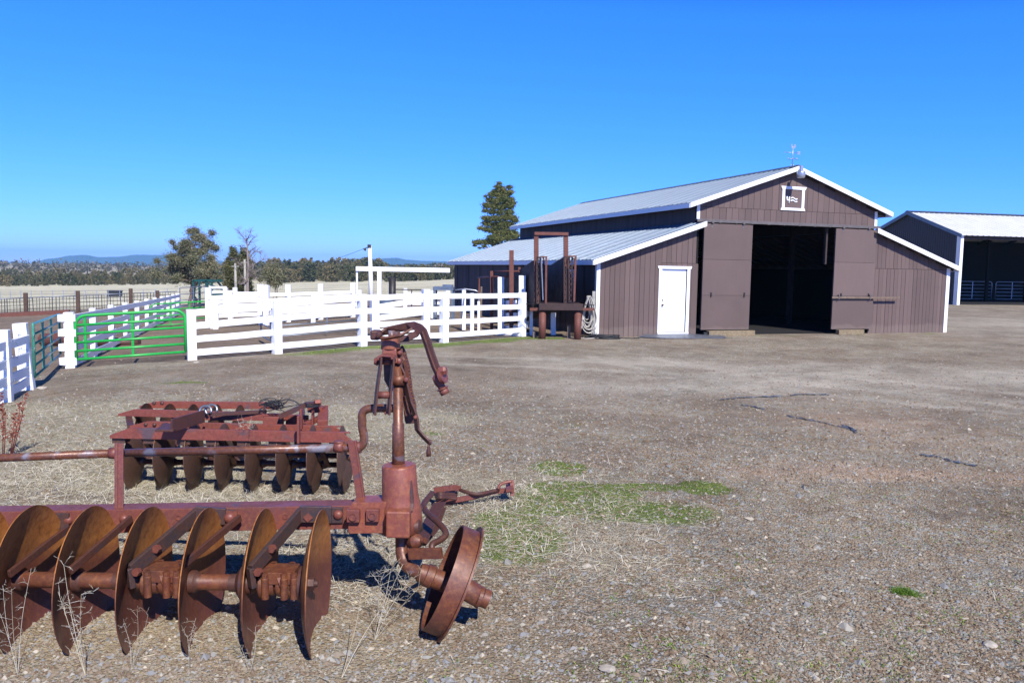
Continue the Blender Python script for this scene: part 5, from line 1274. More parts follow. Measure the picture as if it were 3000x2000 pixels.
def k1(x, y, z): return gp(.4254*x, 900+.4254*y, z)
def kb(x, y): return .4254*x, 900+.4254*y
ks = lambda x, y, z: gp(500+.2126*x, 1150+.2126*y, z)   # second close-up of the harrow
m = MB(); m.bar(k1(1130, 850, .70), k1(1195, 805, .71), .16, .02); m.bar(k1(1180, 815, .74), k1(1405, 748, .74), .02, .12); m.build('angle_brace', 'rust_dark', hr, bevel=.003)
m = MB(); m.bar(k9p(880, 305, .62), k9p(1560, 312, .62), .03, .075); m.build('tongue', 'rust_red', hr)
m = MB(); m.bar(k9p(930, 290, .66), k9p(1400, 262, .68), .03, .035); m.build('tie_rod', 'rust_dark', hr)
m = MB(); m.bar(k9p(1375, 352, .58), k9p(1540, 352, .58), .08, .12); m.build('hitch_block', 'rust_red', hr, bevel=.004)
m = MB(); m.bar(ks(1500, 330, .66), ks(1860, 170, .78), .06, .05); m.bar(ks(1860, 170, .78), ks(2060, 155, .78), .08, .05); m.build('hitch_arm', 'rust_dark', hr)
for (x, y0, y1, z0, z1) in ((1765, 315, 690, .92, .60), (1800, 225, 500, .86, .62), (1960, 235, 440, .84, .60)):
    a = ks(x, y1, z1); tp = at(500+.2126*x, 1150+.2126*y0, a.y); m = MB(); m.bar(a, tp, .055, .02, (1, 0, 0)); m.build('upright', 'rust_red', hr, bevel=.002)
m = MB(); m.bar(k9p(1570, 340, .58), k9p(1745, 350, .58), .06, .13); m.bar(k9p(1760, 240, .70), k9p(1880, 245, .70), .12, .06); m.bar(ks(2105, 250, .66), ks(2090, 460, .60), .1, .12); m.bar(ks(1850, 450, .60), ks(2110, 320, .66), .05, .05); m.bar(ks(2010, 150, .8), ks(2030, 120, .83), .06, .04); m.build('hitch_frame', 'rust_red', hr, bevel=.004)
m = MB()
for (x, y, z) in ((720, 145, .66), (830, 145, .66)): m.rivet(gp(300+.2104*x, 1150+.2104*y, z), (0, -1, .2), .022)
for (x, y) in ((1070, 805), (1010, 803), (1360, 825), (1275, 815)): m.rivet(k1(x, y, .60)-Vector((0, .02, 0)), (0, -1, .1), .02)
m.each('rivet', 'rust_dark', hr)
m = MB(); 
for k in range(16):
    c = ks(1430+random.uniform(-50, 60), 215+random.uniform(-40, 40), .72); P = [c+Vector((random.uniform(-.13, .13), random.uniform(-.06, .06), random.uniform(-.03, .10))) for _ in range(5)]; m.tube(smoothpath(P, 5), .004, 5)
m.tube(smoothpath([ks(1480, 200, .74), ks(1500, 130, .8), ks(1600, 92, .82), ks(1700, 115, .8), ks(1760, 150, .78)], 5), .006, 6); m.tube(smoothpath([ks(1300, 260, .68), ks(1560, 200, .76), ks(1900, 140, .8)], 4), .005, 6)
for k in range(7): m.tube(smoothpath([ks(1850+random.uniform(0, 200), 150+random.uniform(0, 60), .8) for _ in range(4)], 4), .004, 5)
tag(m.build('wire_tangle', 'black', None, loc=ks(1430, 215, .60)), 'tangle of black wire caught on the hitch end of the harrow', 'wire')
m = MB()
for (x, y) in ((480, 250), (560, 235)):
    c = ks(x, y, .70); m.tube([c+Vector((.06*math.cos(a), .02*math.sin(a), .05*math.sin(a))) for a in [i/10*math.pi*1.5-.5 for i in range(11)]], .013, 8)
tag(m.build('shackle', 'shackle', None, loc=ks(500, 250, .66)), 'pale steel shackle resting on the second beam of the harrow', 'shackle')

# ------------------------------------------------------------------ trees
def cards(C, s, aspect=1.8, upb=.0, tint=None):
    "random small quads at centres C"
    n = len(C); d = rng.normal(size=(n, 3)); d[:, 2] += upb; d /= np.linalg.norm(d, axis=1)[:, None]
    e = rng.normal(size=(n, 3)); e -= d*(e*d).sum(1)[:, None]; e /= np.linalg.norm(e, axis=1)[:, None]
    s = np.broadcast_to(s, (n,)) if np.ndim(s) == 0 else s
    s = s*rng.uniform(.6, 1.4, n); a = d*(s*aspect/2)[:, None]; b = e*(s/2)[:, None]
    V = np.stack([C-a-b*.5, C-a*.2+b, C+a+b*.3, C+a*.1-b], 1).reshape(-1, 3)
    return V, np.arange(n*4).reshape(-1, 4), np.repeat(tint if tint is not None else rng.random(n), 4)
def blob(c, r, n, shell=.55, flat=.8):
    d = rng.normal(size=(n, 3)); d /= np.linalg.norm(d, axis=1)[:, None]
    rr = (shell+(1-shell)*rng.random(n))*r*rng.uniform(.55, 1.45, n)
    return np.asarray(c)+d*rr[:, None]*np.array([1, 1, flat])
def limb(mb, a, b, r0, r1, wob=.06, k=5, n=7):
    a = Vector(a); b = Vector(b); ln = (b-a).length; P = []
    for i in range(k+1):
        f = i/k; P.append(a+(b-a)*f+Vector((random.uniform(-1, 1), random.uniform(-1, 1), random.uniform(-.5, .5)))*wob*ln*(0 < i < k))
    mb.tube(P, [r0+(r1-r0)*i/k for i in range(k+1)], n); return P
def make_tree(name, label, base, Ht, Wd, clumps, mat, leaf, nleaf, trunks=1, trunk_r=.15, up_b=.2, flat=.8, group=None, topbare=0., bark='bark'):
    base = Vector(base); t = thing(name, label, 'tree', base, 0, group); m = MB()
    tips = []
    for k in range(trunks):
        off = Vector((random.uniform(-.12, .12), random.uniform(-.1, .1), 0))*Wd*(trunks > 1)
        tp = Vector((random.uniform(-.22, .22)*Wd*(trunks > 1), random.uniform(-.15, .15)*Wd*(trunks > 1), Ht*random.uniform(.8, .95)))
        P = limb(m, base+off-up*.3, base+tp, trunk_r*(1 if trunks == 1 else .75), trunk_r*.15, .03 if trunks == 1 else .05, 7, 8); tips.append(P)
    for (c, r) in clumps:
        P = random.choice(tips); cc = base+Vector(c); q = min(P, key=lambda p: abs(p.z-(cc.z-.35*abs((cc-base).xy.length))))
        limb(m, q, cc, trunk_r*.22, trunk_r*.05, .08, 4, 5)
    m.build('trunk', bark, t)
    Cs = []; Ts = []
    tot = sum(r**2 for _, r in clumps)
    for (c, r) in clumps:
        n = max(20, int(nleaf*r*r/tot)); n2 = int(n*(.45 if mat == 'juniper' else .12)); Cs.append(blob(Vector(c), r*(2.3 if mat == 'juniper' else 1.5), n2, .0, flat)); Ts.append(np.clip(rng.normal(.45, .25, n2), 0, 1)); Cs.append(blob(Vector(c), r*(1.0 if mat == 'pine' else 1.36), n, .08, flat)); Ts.append(np.clip(rng.normal(.5+random.uniform(-.18, .18), .22, n), 0, 1))
    C = np.concatenate(Cs); T = np.concatenate(Ts); V, Fq, tt = cards(C, leaf, 2.0, up_b, T)
    npmesh('crown', V, Fq, mat, tt, parent=t); return t
def clumps_cone(Ht, Wd, n, z0=.15, taper=.75, r=(.10, .18), bulge=.35):
    out = []
    for i in range(n):
        f = z0+(1-z0)*((i+.5)/n); prof = (1-((f-bulge)/(1-bulge))**2*taper) if f > bulge else (.55+.45*(f-z0)/max(bulge-z0, .01))
        rad = Wd/2*max(prof, .12)*math.sqrt(random.uniform(.15, 1)); a = i*2.4+random.uniform(-.5, .5)
        out.append(((rad*math.cos(a), rad*math.sin(a), f*Ht), Ht*random.uniform(*r)*(1-.45*f)))
    return out
def groundat(px, Y): 
    d = ray(px, 830); x = d.x/d.y*Y; return Vector((x, Y, gz(x, Y)))
# tall pine behind the barn
b_ = groundat(1446, 88); topz = at(1452, 533, 88).z; Ht = topz-b_.z
cl = []
def px2(xs, ys, r, dy=0):   # clump from photo position, pixel radius
    P = at(xs, ys, 88+dy)-b_; cl.append(((P.x, P.y+random.uniform(-1, 1)*r*88/F*.6, P.z), r*88/F))
c3b = lambda x, y: (1250+.3507*x, 500+.3507*y)
for (x, y, r) in ((605, 105, 22), (590, 135, 26), (620, 145, 28), (575, 175, 32), (635, 165, 32), (690, 140, 26), (540, 200, 30), (600, 205, 38), (665, 195, 38), (700, 180, 26), (490, 215, 16), (530, 245, 36), (590, 255, 40), (650, 245, 42), (700, 240, 32), (500, 290, 36), (560, 300, 42), (625, 305, 42), (690, 290, 42), (725, 270, 24), (490, 335, 26), (545, 345, 34), (610, 350, 34), (690, 345, 40), (480, 395, 26), (520, 400, 36), (590, 400, 40), (660, 390, 44), (720, 395, 38), (745, 420, 24), (500, 440, 36), (560, 450, 36), (625, 450, 48), (690, 450, 46), (740, 470, 26), (450, 480, 26), (500, 490, 32), (550, 500, 34), (600, 510, 50), (660, 510, 50), (720, 520, 42), (755, 540, 26), (540, 560, 38), (600, 570, 48), (670, 560, 46), (740, 560, 30), (410, 600, 28), (450, 595, 32), (500, 595, 36), (560, 600, 36), (620, 620, 30), (400, 625, 16), (440, 645, 14), (480, 630, 18), (640, 220, 30), (580, 480, 30)):
    X, Y_ = c3b(x, y); px2(X, Y_, r*.3507*1.05)
make_tree('pine_tree', 'tall dense green pine behind the far end of the barn roof', b_, Ht, 5, cl, 'pine', .075, 85000, 1, .28, .3, .62)
# big ragged juniper on the left
b_ = groundat(560, 60); cl = []
k6 = lambda x, y: (500+.3401*x, 650+.3401*y)
for (x, y, r) in ((190, 85, 26), (250, 80, 26), (310, 90, 24), (150, 130, 28), (215, 135, 34), (280, 140, 34), (80, 180, 20), (130, 190, 34), (190, 200, 36), (250, 205, 36), (310, 190, 34), (65, 220, 20), (110, 250, 36), (170, 265, 36), (230, 265, 36), (290, 260, 38), (345, 225, 26), (370, 215, 14), (15, 300, 22), (60, 310, 34), (120, 320, 40), (190, 330, 40), (260, 325, 40), (330, 310, 30), (20, 370, 34), (80, 380, 40), (150, 390, 40), (220, 395, 42), (290, 390, 40), (350, 370, 36), (400, 400, 24), (100, 440, 40), (170, 450, 42), (240, 460, 40), (310, 440, 40), (370, 440, 32), (90, 490, 30), (150, 500, 34), (210, 505, 28), (300, 490, 30), (370, 490, 28), (-25, 400, 34), (-60, 450, 30), (-40, 340, 20)):
    X, Y_ = k6(x, y); P = at(X, Y_, 60)-b_; r = r*.3401*60/F*1.0; cl.append(((P.x, P.y+random.uniform(-1.6, 1.6), P.z), r))
make_tree('juniper_tree', 'broad ragged juniper with twisted trunks behind the green squeeze chute', b_, at(565, 676, 60).z-b_.z, 3.4, cl, 'juniper', .045, 60000, 5, .16, .3, .9)
# two narrow dark junipers beside the bare tree
for (pxx, ptop, wpx, lab, Y) in ((683, 724, 36, 'pointed dark juniper left of the bare tree, behind the utility poles', 68), (716, 730, 40, 'second pointed juniper, partly hidden behind the bare tree', 70)):
    b_ = groundat(pxx, Y); Ht = at(pxx, ptop, Y).z-b_.z; W_ = wpx*1.25/F*Y
    make_tree('juniper_tree', lab, b_, Ht, W_, clumps_cone(Ht, W_, 34, .08, .85, (.06, .10), .3), 'juniper_green', .065, 16000, 1, .12, .5, 1.1)
# bush right of the bare tree
b_ = groundat(806, 64); cl = []
for (x, y, r) in ((840, 400, 30), (880, 420, 34), (920, 430, 30), (820, 450, 26), (870, 470, 36), (930, 480, 30), (850, 520, 30), (900, 530, 30), (940, 520, 24), (880, 380, 18), (780, 500, 18), (965, 470, 16)):
    X, Y_ = k6(x, y); P = at(X, Y_, 64)-b_; cl.append(((P.x, P.y+random.uniform(-.6, .6), P.z), r*.3401*64/F))
make_tree('juniper_tree', 'small loose juniper bush right of the bare tree', b_, 2.0, 2, cl, 'juniper', .05, 9000, 4, .06, .3, .9)
# bare snag
b_ = groundat(727, 66); t = thing('bare_tree', 'leafless grey tree with spreading crooked branches beside the junipers', 'tree', b_); m = MB()
def sp(x, y, dy=0): X, Y_ = k6(x, y); return at(X, Y_, 66+dy)
main = [b_-up*.3, sp(662, 590), sp(665, 480), sp(668, 380), sp(662, 280), sp(660, 200), sp(650, 130), sp(648, 60)]
m.tube(smoothpath(main, 3), list(np.linspace(.14, .015, 3*7+1)), 8)
def branch(P, r0, lev=0):
    P = [sp(*p, random.uniform(-.8, .8)*(i > 0)) if len(p) == 2 else Vector(p) for i, p in enumerate(P)]
    S = smoothpath(P, 3); m.tube(S, list(np.linspace(r0, .008, len(S))), 5)
    for q in range(len(S)-2):
        for s_ in range(3):
            if random.random() < .8:
                d = Vector((random.uniform(-1, 1), random.uniform(-1, 1), random.uniform(-.2, 1))).normalized()*random.uniform(.25, .75)
                e = S[q+1]; m.tube([e, e+d*.5+Vector((0, 0, random.uniform(-.1, .1))), e+d], [.014, .009, .004], 4)
                for w in range(3): m.tube([e+d*.6, e+d*.6+Vector((random.uniform(-.3, .3), random.uniform(-.3, .3), random.uniform(-.1, .3)))], [.007, .003], 4)
for P in ([(660, 200), (640, 150), (600, 100), (570, 60)], [(655, 160), (680, 110), (690, 75)], [(660, 215), (700, 150), (740, 130)], [(665, 330), (690, 290), (740, 250), (790, 290)], [(668, 360), (640, 400), (600, 370), (560, 340)], [(668, 400), (720, 370), (790, 330), (830, 320)], [(668, 430), (710, 400), (700, 330), (720, 290)], [(660, 260), (620, 230), (590, 200)], [(668, 480), (730, 440), (780, 400)], [(665, 520), (620, 480), (600, 440)], [(662, 290), (700, 240), (750, 210)], [(667, 450), (740, 480), (770, 520)], [(668, 500), (600, 540), (580, 500)]): branch(P, .06)
m.build('branches', 'snag', t)
# far juniper woodland: individual trees
protos = []
for v in range(7):
    Ht = 1.0; W_ = random.uniform(.62, .95); cs = clumps_cone(Ht, W_, 26, .06, random.uniform(.35, .95), (.13, .2), random.uniform(.25, .5))
    C = np.concatenate([blob(c, r, 70, .3, .9) for c, r in cs]); V, Fq, tt = cards(C, .05, 1.5, .3)
    V = np.clip(V, [-9, -9, 0], 9)
    mt_ = MB(); mt_.tube([(0, 0, -.1), (0, 0, .5)], [.035, .02], 6); tv = np.array(mt_.v); tf = [f for f in mt_.f if len(f) == 4]; tf = np.array(tf)+len(V)
    me_o = npmesh('far_juniper', np.concatenate([V, tv]), np.concatenate([Fq, tf]), 'forest', np.concatenate([tt, np.zeros(len(tv))]), matidx=np.concatenate([np.zeros(len(Fq)), np.ones(len(tf))]), mats=['forest', 'bark'])
    protos.append(me_o.data); bpy.data.objects.remove(me_o)
def plant(px, D, h, label, group, w=1.):
    p = groundat(px, D); o = bpy.data.objects.new('far_juniper', random.choice(protos)); COL.objects.link(o)
    o.location = p; o.scale = (h*w, h*w, h); o.rotation_euler = (0, 0, random.uniform(0, 6.28)); tag(o, label, 'tree', group); return o
nfar = 0
def row(px0, px1, D0, D1, h0, h1, n, label, group):
    global nfar
    for i in range(n):
        plant(px0+(px1-px0)*(i+random.random())/n, random.uniform(D0, D1), random.uniform(h0, h1), label, group, random.uniform(.8, 1.25)); nfar += 1
row(-60, 640, 335, 380, 3.2, 5.4, 62, 'grey-green juniper at the near edge of the woodland beyond the left field', 'junipers along the far edge of the field')
row(-60, 660, 400, 560, 4.0, 7.6, 78, 'grey-green juniper in the depth of the left woodland', 'junipers deep in the left woodland')
row(790, 1120, 330, 400, 5.5, 8.5, 34, 'grey-green juniper in the woodland behind the middle of the pens', 'junipers behind the middle of the pens')
row(640, 1130, 420, 600, 8.0, 11.5, 56, 'taller juniper at the back of the middle woodland', 'taller junipers of the middle woodland')
row(1130, 1330, 300, 345, 4.6, 6.4, 20, 'round juniper seen beneath the white overhead beam', 'junipers beneath the overhead beam')
row(1000, 1330, 800, 1250, 7., 9., 40, 'tiny juniper on the distant rise left of the barn', 'junipers on the distant rise')
# distant woodland that reads as one mass
Cs = []; 
for i in range(1100):
    px_ = random.uniform(-80, 1340); D = random.uniform(650, 1500); p = groundat(px_, D); h = random.uniform(4, 8)*(1.15 if px_ < 1000 else 1)
    for k in range(9): Cs.append((p.x+random.gauss(0, 1.2), p.y, p.z+abs(random.gauss(.4, .3))*h))
V, Fq, tt = cards(np.array(Cs), 1.9, 1.3, .3); tag(npmesh('far_woodland', V, Fq, 'forest_mass', tt), 'distant juniper woodland below the blue hills', 'woodland', None, 'stuff')

# ------------------------------------------------------------------ stones, straw, grass
def on_ground(x, y): return ground_z(x, y)
def interp_z(x, y):
    "height of the ground mesh itself"
    i = np.clip(np.searchsorted(GX, x)-1, 0, len(GX)-2); j = np.clip(np.searchsorted(GY, y)-1, 0, len(GY)-2)
    fx_ = (x-GX[i])/(GX[i+1]-GX[i]); fy_ = (y-GY[j])/(GY[j+1]-GY[j])
    return (ZZ[j, i]*(1-fx_)+ZZ[j, i+1]*fx_)*(1-fy_)+(ZZ[j+1, i]*(1-fx_)+ZZ[j+1, i+1]*fx_)*fy_
def mask_at(Mk, x, y):
    i = np.clip(np.searchsorted(GX, x), 0, len(GX)-1); j = np.clip(np.searchsorted(GY, y), 0, len(GY)-1); return Mk[j, i]
def scatter(n, y0, y1, pw=2.0, wide=.68):
    "points in the camera's ground wedge, denser near"
    y = (y0**(1-pw)+(y1**(1-pw)-y0**(1-pw))*rng.random(n))**(1/(1-pw)) if pw != 1 else y0*(y1/y0)**rng.random(n)
    return y*rng.uniform(-wide-.06, wide+.24, n), y
octv = np.array([(1, 0, 0), (.3, .9, 0), (-.8, .5, 0), (-.7, -.6, 0), (.4, -.9, 0), (.15, .1, .75), (-.25, -.05, .62)], float)
octf = np.array([(0, 1, 5), (1, 2, 5), (2, 6, 5), (2, 3, 6), (3, 4, 6), (4, 5, 6), (4, 0, 5)])
def stones(n, y0, y1, smin, smax, pw, keep=None, tlo=0., thi=1., lift=-.15, pwr=2.2):
    x, y = scatter(n, y0, y1, pw)
    if keep is not None: k = keep(x, y); x, y = x[k], y[k]
    n = len(x); s = smin+(smax-smin)*rng.random(n)**pwr*1.0
    V = octv[None]*(1+rng.uniform(-.3, .3, (n, 7, 3))); V = V*s[:, None, None]*np.stack([rng.uniform(.7, 1.3, n), rng.uniform(.5, 1, n), rng.uniform(.35, .95, n)], -1)[:, None, :]
    a = rng.uniform(0, 6.28, n); c, sn_ = np.cos(a)[:, None], np.sin(a)[:, None]
    X = V[..., 0]*c-V[..., 1]*sn_; Y = V[..., 0]*sn_+V[..., 1]*c; Z = V[..., 2]+X*rng.uniform(-.35, .35, (n, 1))
    P = np.stack([X+x[:, None], Y+y[:, None], Z+(interp_z(x, y)+lift*s)[:, None]], -1).reshape(-1, 3)
    Fq = (octf[None]+(np.arange(n)*7)[:, None, None]).reshape(-1, 3); t_ = np.repeat(tlo+(thi-tlo)*rng.random(n), 7)
    return P, Fq, t_
A_ = stones(72000, 2.6, 10.0, .004, .014, 2.1, None, .1, .9, .05); B_ = stones(20000, 2.8, 20, .009, .028, 1.6, None, .15, 1., .0); C_ = stones(420, 3.3, 14, .025, .055, 1.6, lambda x, y: (x > -.5) | (y < 4.6), .25, 1., -.1)
def join(*L_):
    o = 0; Vs = []; Fs = []; Ts = []
    for (v, f, t_) in L_: Vs.append(v); Fs.append(f+o); Ts.append(t_); o += len(v)
    return np.concatenate(Vs), np.concatenate(Fs), np.concatenate(Ts)
D_ = stones(31000, 8.5, 34, .010, .030, 1.15, lambda x, y: (y < 17+.45*x) | (x > 3), .05, .95, .0); E_ = stones(11000, 8.5, 26, .012, .034, 1.2, lambda x, y: y < 17+.45*x, 0., .2, .05)
V, Fq, tt = join(A_, B_, C_, D_, E_); tag(npmesh('gravel', V, Fq, 'stone', tt), 'grey and tan gravel strewn over the yard', 'gravel', None, 'stuff')
V, Fq, tt = stones(96000, 2.6, 11, .005, .021, 1.9, lambda x, y: vn(x, y, 1.1, 5)+.3*vn(x, y, 5, 6) > .42, 0., .33, .1); tag(npmesh('soil_clods', V, Fq, 'stone', tt), 'crumbly brown soil clods in the foreground', 'soil', None, 'stuff')
def blades(x, y, ln, wd, lay, curl, tlo, thi, name=None):
    "curved strips; lay 0 = upright .. 1 = lying"
    n = len(x); a = rng.uniform(0, 2*np.pi, n); el = np.clip((1-lay)*np.pi/2*rng.uniform(.75, 1.05, n)+rng.normal(0, .10, n), .03, 1.5)
    a2 = a+rng.normal(0, curl, n); z0 = interp_z(x, y)
    d1 = np.stack([np.cos(a)*np.cos(el), np.sin(a)*np.cos(el), np.sin(el)], -1); el2 = el*rng.uniform(-.2, .8, n)
    d2 = np.stack([np.cos(a2)*np.cos(el2), np.sin(a2)*np.cos(el2), np.sin(el2)], -1)
    p0 = np.stack([x, y, z0+.002], -1); p1 = p0+d1*(ln*.5)[:, None]; p2 = p1+d2*(ln*.5)[:, None]
    sd = np.stack([-np.sin(a), np.cos(a), rng.uniform(-.6, .6, n)], -1)*(wd/2)[:, None]
    V = np.stack([p0-sd, p0+sd, p1+sd*.9, p1-sd*.9, p2+sd*.25, p2-sd*.25], 1).reshape(-1, 3)
    k = np.arange(n)[:, None]*6; Fq = np.concatenate([k+np.array([[0, 1, 2, 3]]), k+np.array([[3, 2, 4, 5]])]); return V, Fq, np.repeat(tlo+(thi-tlo)*rng.random(n), 6)
# matted straw
x, y = scatter(158000, 3.3, 14.5, 1.4); k = (rng.random(len(x)) < np.clip(mask_at(straw, x, y)*1.35*(.45+vn(x, y, 2.5, 8))-.08, 0, 1)); x, y = x[k], y[k]; n = len(x)
S1 = blades(x, y, rng.uniform(.05, .17, n), rng.uniform(.0018, .0038, n), .95, .9, .25, 1.)
k = rng.random(n) < .13; S2 = blades(x[k], y[k], rng.uniform(.06, .16, k.sum()), rng.uniform(.002, .004, k.sum()), .45, .7, .4, 1.)
# loose stalks over the open yard
x, y = scatter(1700, 3.3, 13, 1.5); n = len(x); S3 = blades(x, y, rng.uniform(.03, .16, n)*rng.uniform(.5, 1.6, n), rng.uniform(.002, .0042, n), .99, .3, .4, 1.)
# thicker tufts near the harrow and plough
cx = []; cy = []
for (pxx, pyy, s, n) in ((640, 1440, .22, 900), (480, 1450, .18, 500), (760, 1450, .2, 600), (300, 1440, .25, 800), (120, 1420, .3, 900), (1060, 1430, .15, 500), (1150, 1340, .2, 350), (1440, 1480, .15, 500), (1500, 1440, .15, 350), (1240, 1240, .10, 110), (960, 1500, .25, 800), (1010, 1640, .3, 900), (880, 1640, .2, 500), (200, 1350, .35, 900), (1180, 1420, .25, 500), (80, 1580, .3, 500), (1050, 1760, .10, 160)):
    c = gp(pxx, pyy); cx.append(rng.normal(c.x, s, n)); cy.append(rng.normal(c.y, s*1.1, n))
x = np.concatenate(cx); y = np.concatenate(cy); n = len(x); S4 = blades(x, y, rng.uniform(.06, .20, n), rng.uniform(.0018, .0034, n), .78, 1.1, .3, 1.)
V, Fq, tt = join(S1, S2, S3, S4); tag(npmesh('dry_grass', V, Fq, 'straw', tt), 'pale matted dry grass and loose straw', 'grass', None, 'stuff'); print('straw', len(Fq))
# green grass
x, y = scatter(310000, 3.3, 28, 1.25); k = rng.random(len(x)) < np.clip(mask_at(green, x, y)-.12, 0, 1)**1.2*(.25+vn(x, y, 6, 4)); x, y = x[k], y[k]; n = len(x); sc_g = np.clip(y/9., .6, 2)
G1_ = blades(x, y, rng.uniform(.012, .035, n)*sc_g, rng.uniform(.003, .006, n)*sc_g, .45, .8, .0, 1.)
c = gp(2650, 1738); x = rng.normal(c.x, .05, 500); y = rng.normal(c.y, .035, 500); G2_ = blades(x, y, rng.uniform(.02, .05, 500), rng.uniform(.0025, .004, 500), .3, .8, 0, .5)
x, y = scatter(60000, 3.2, 13, 1.5); k = rng.random(len(x)) < np.clip((vn(x, y, 1.6, 12)*vn(x, y, 9, 13)-.26)*3.2, 0, 1)*np.clip((x+1.5)/2, 0, 1); x, y = x[k], y[k]; n = len(x)
G3_ = blades(x, y, rng.uniform(.008, .028, n), rng.uniform(.003, .006, n), .4, .8, .1, 1.)
V, Fq, tt = join(G1_, G2_, G3_); tag(npmesh('green_grass', V, Fq, 'grass', tt), 'short bright green grass and moss patches', 'grass', None, 'stuff'); print('green', len(Fq))

# single dry weeds in front of the discs
def weed(name, label, root, tips, r=.0022, twigs=6, mt='straw', tw=.09, seed=None):
    r *= .62; root = Vector(root); root.z = float(interp_z(np.array([root.x]), np.array([root.y]))[0])-.01; t = thing(name, label, 'weed', root, 0, 'dry weed stalks'); 
    for tp in tips:
        m = MB(); m.cur = random.uniform(.35, .8); tp = Vector(tp); mid = (root+tp)/2+Vector((random.uniform(-.02, .02), 0, .02)); S = smoothpath([root, mid, tp], 5); m.tube(S, list(np.linspace(r, r*.4, len(S))), 5)
        for k in range(twigs):
            q = S[random.randint(3, len(S)-1)]; d = Vector((random.uniform(-1, 1), random.uniform(-.6, .6), random.uniform(-.1, 1))).normalized()*random.uniform(.3, 1)*tw; m.cur = random.uniform(.5, 1)
            m.tube([q, q+d*.6, q+d+Vector((0, 0, -.01))], [r*.5, r*.4, r*.25], 4)
            for _ in range(3):
                e = q+d*random.uniform(.5, 1); m.tube([e, e+Vector((random.uniform(-.03, .03), random.uniform(-.02, .02), random.uniform(-.01, .035)))], [r*.35, r*.2], 4)
        m.build('stem', mt, t, tint=True)
    return t
weed('dry_weed', 'forked pale weed stalk before the leftmost disc', c2(115, 1150, 4.15), [c2(20, 740, 4.2), c2(215, 620, 4.2), c2(80, 760, 4.15), c2(0, 930, 4.15)])
weed('dry_weed', 'tall branching dry weed with hanging seed wisps before the second disc', c2(590, 1240, 4.12), [c2(440, 600, 4.2), c2(400, 780, 4.18), c2(480, 860, 4.15), c2(560, 800, 4.15)], .0034, 10, 'straw', .10)
weed('dry_weed', 'thin pale weed before the third disc', c2(900, 1100, 4.2), [c2(945, 900, 4.2), c2(1020, 940, 4.2), c2(850, 1000, 4.2)], .0022, 5, 'straw', .06)
weed('dry_weed', 'slender weed before the fourth disc', c2(1300, 1230, 4.15), [c2(1350, 960, 4.2), c2(1290, 1080, 4.2)], .0022, 7, 'straw', .06)
weed('dry_weed', 'thin weed between the fifth and the last disc', c2(1720, 1180, 4.2), [c2(1600, 1060, 4.25), c2(1760, 1040, 4.2)], .0022, 4, 'straw', .06)
weed('dry_weed', 'long bent straw stalk lying towards the furrow wheel', c4(280, 1560, 4.15), [c4(450, 1140, 4.4), c4(600, 1250, 4.35)], .0045, 3, 'straw', .05)
weed('dry_weed', 'wispy weed caught under the bent axle', c4(560, 1080, 4.6), [c4(700, 900, 4.7), c4(850, 1000, 4.7), c4(620, 960, 4.65), c4(930, 1060, 4.65), c4(800, 860, 4.75)], .003, 12, 'straw', .14)
weed('dry_weed', 'upright straw stalk in front of the harrow discs', gp(725, 1500), [at(695, 1377, 6.6), at(712, 1440, 6.6)], .004, 3, 'straw', .07)
weed('dry_weed', 'pale brushy weed growing through the harrow frame', gp(725, 1330), [ks(1000, 400, .78), ks(940, 420, .76), ks(1090, 450, .76)], .004, 10, 'straw', .10)
for (pa, pts_, lab) in (((1, 1), [(30, 1330, 40, 1120), (22, 1330, 8, 1150)], 'rust-red dried dock plant standing at the left edge'),):
    root = gp(35, 1335); root.z = gz(root.x, root.y); t = thing('dry_dock', 'rust-red dried dock plant with seed spikes near the left fence', 'weed', root)
    for (x1, y1, x2, y2) in ((35, 1335, 78, 1150), (32, 1335, 60, 1180), (8, 1330, 5, 1150), (30, 1335, 42, 1210), (12, 1330, 14, 1200)):
        a = at(x1, y1, root.y); b_ = at(x2, y2, root.y); m = MB(); m.tube([a, (a+b_)/2+Vector((.01, 0, 0)), b_], [.006, .005, .003], 5)
        for k in range(90):
            f = random.uniform(.3, 1); q = a+(b_-a)*f+Vector((random.gauss(0, .014), random.gauss(0, .014), 0)); s = random.uniform(.006, .013); m.cur = random.random(); m.bar(q, q+Vector((random.uniform(-1, 1), random.uniform(-1, 1), 1))*s, s, s*.7)
        m.build('seed_spike', 'dock', t, tint=True)
for (px_, py_, s, lab) in ((62, 1192, .05, 'pale flat rock at the foot of the nearest left fence post'), (122, 1138, .07, 'pale rock beside the second left fence post'), (1660, 1580, .035, 'tan stone in the green patch right of the plough wheel'), (1990, 1705, .035, 'light tan stone on the open gravel'), (2900, 1890, .04, 'grey stone near the lower right corner'), (575, 1063, .06, 'small white rock by the first front fence post'), (1780, 1960, .035, 'white stone at the bottom of the yard')):
    c = gp(px_, py_); m = bpy.data.meshes.new('rock'); import bmesh
    bm = bmesh.new(); bmesh.ops.create_icosphere(bm, subdivisions=2, radius=s)
    for v in bm.verts: v.co *= 1+random.uniform(-.16, .16); v.co.z *= .5; v.co.x *= 1.3
    bm.to_mesh(m); bm.free(); m.materials.append(M['rock'] if s != .05 else M['rock']); o = bpy.data.objects.new('rock', m); COL.objects.link(o); o.location = c+up*s*.15; o.rotation_euler = (0, 0, random.uniform(0, 3)); tag(o, lab, 'rock')
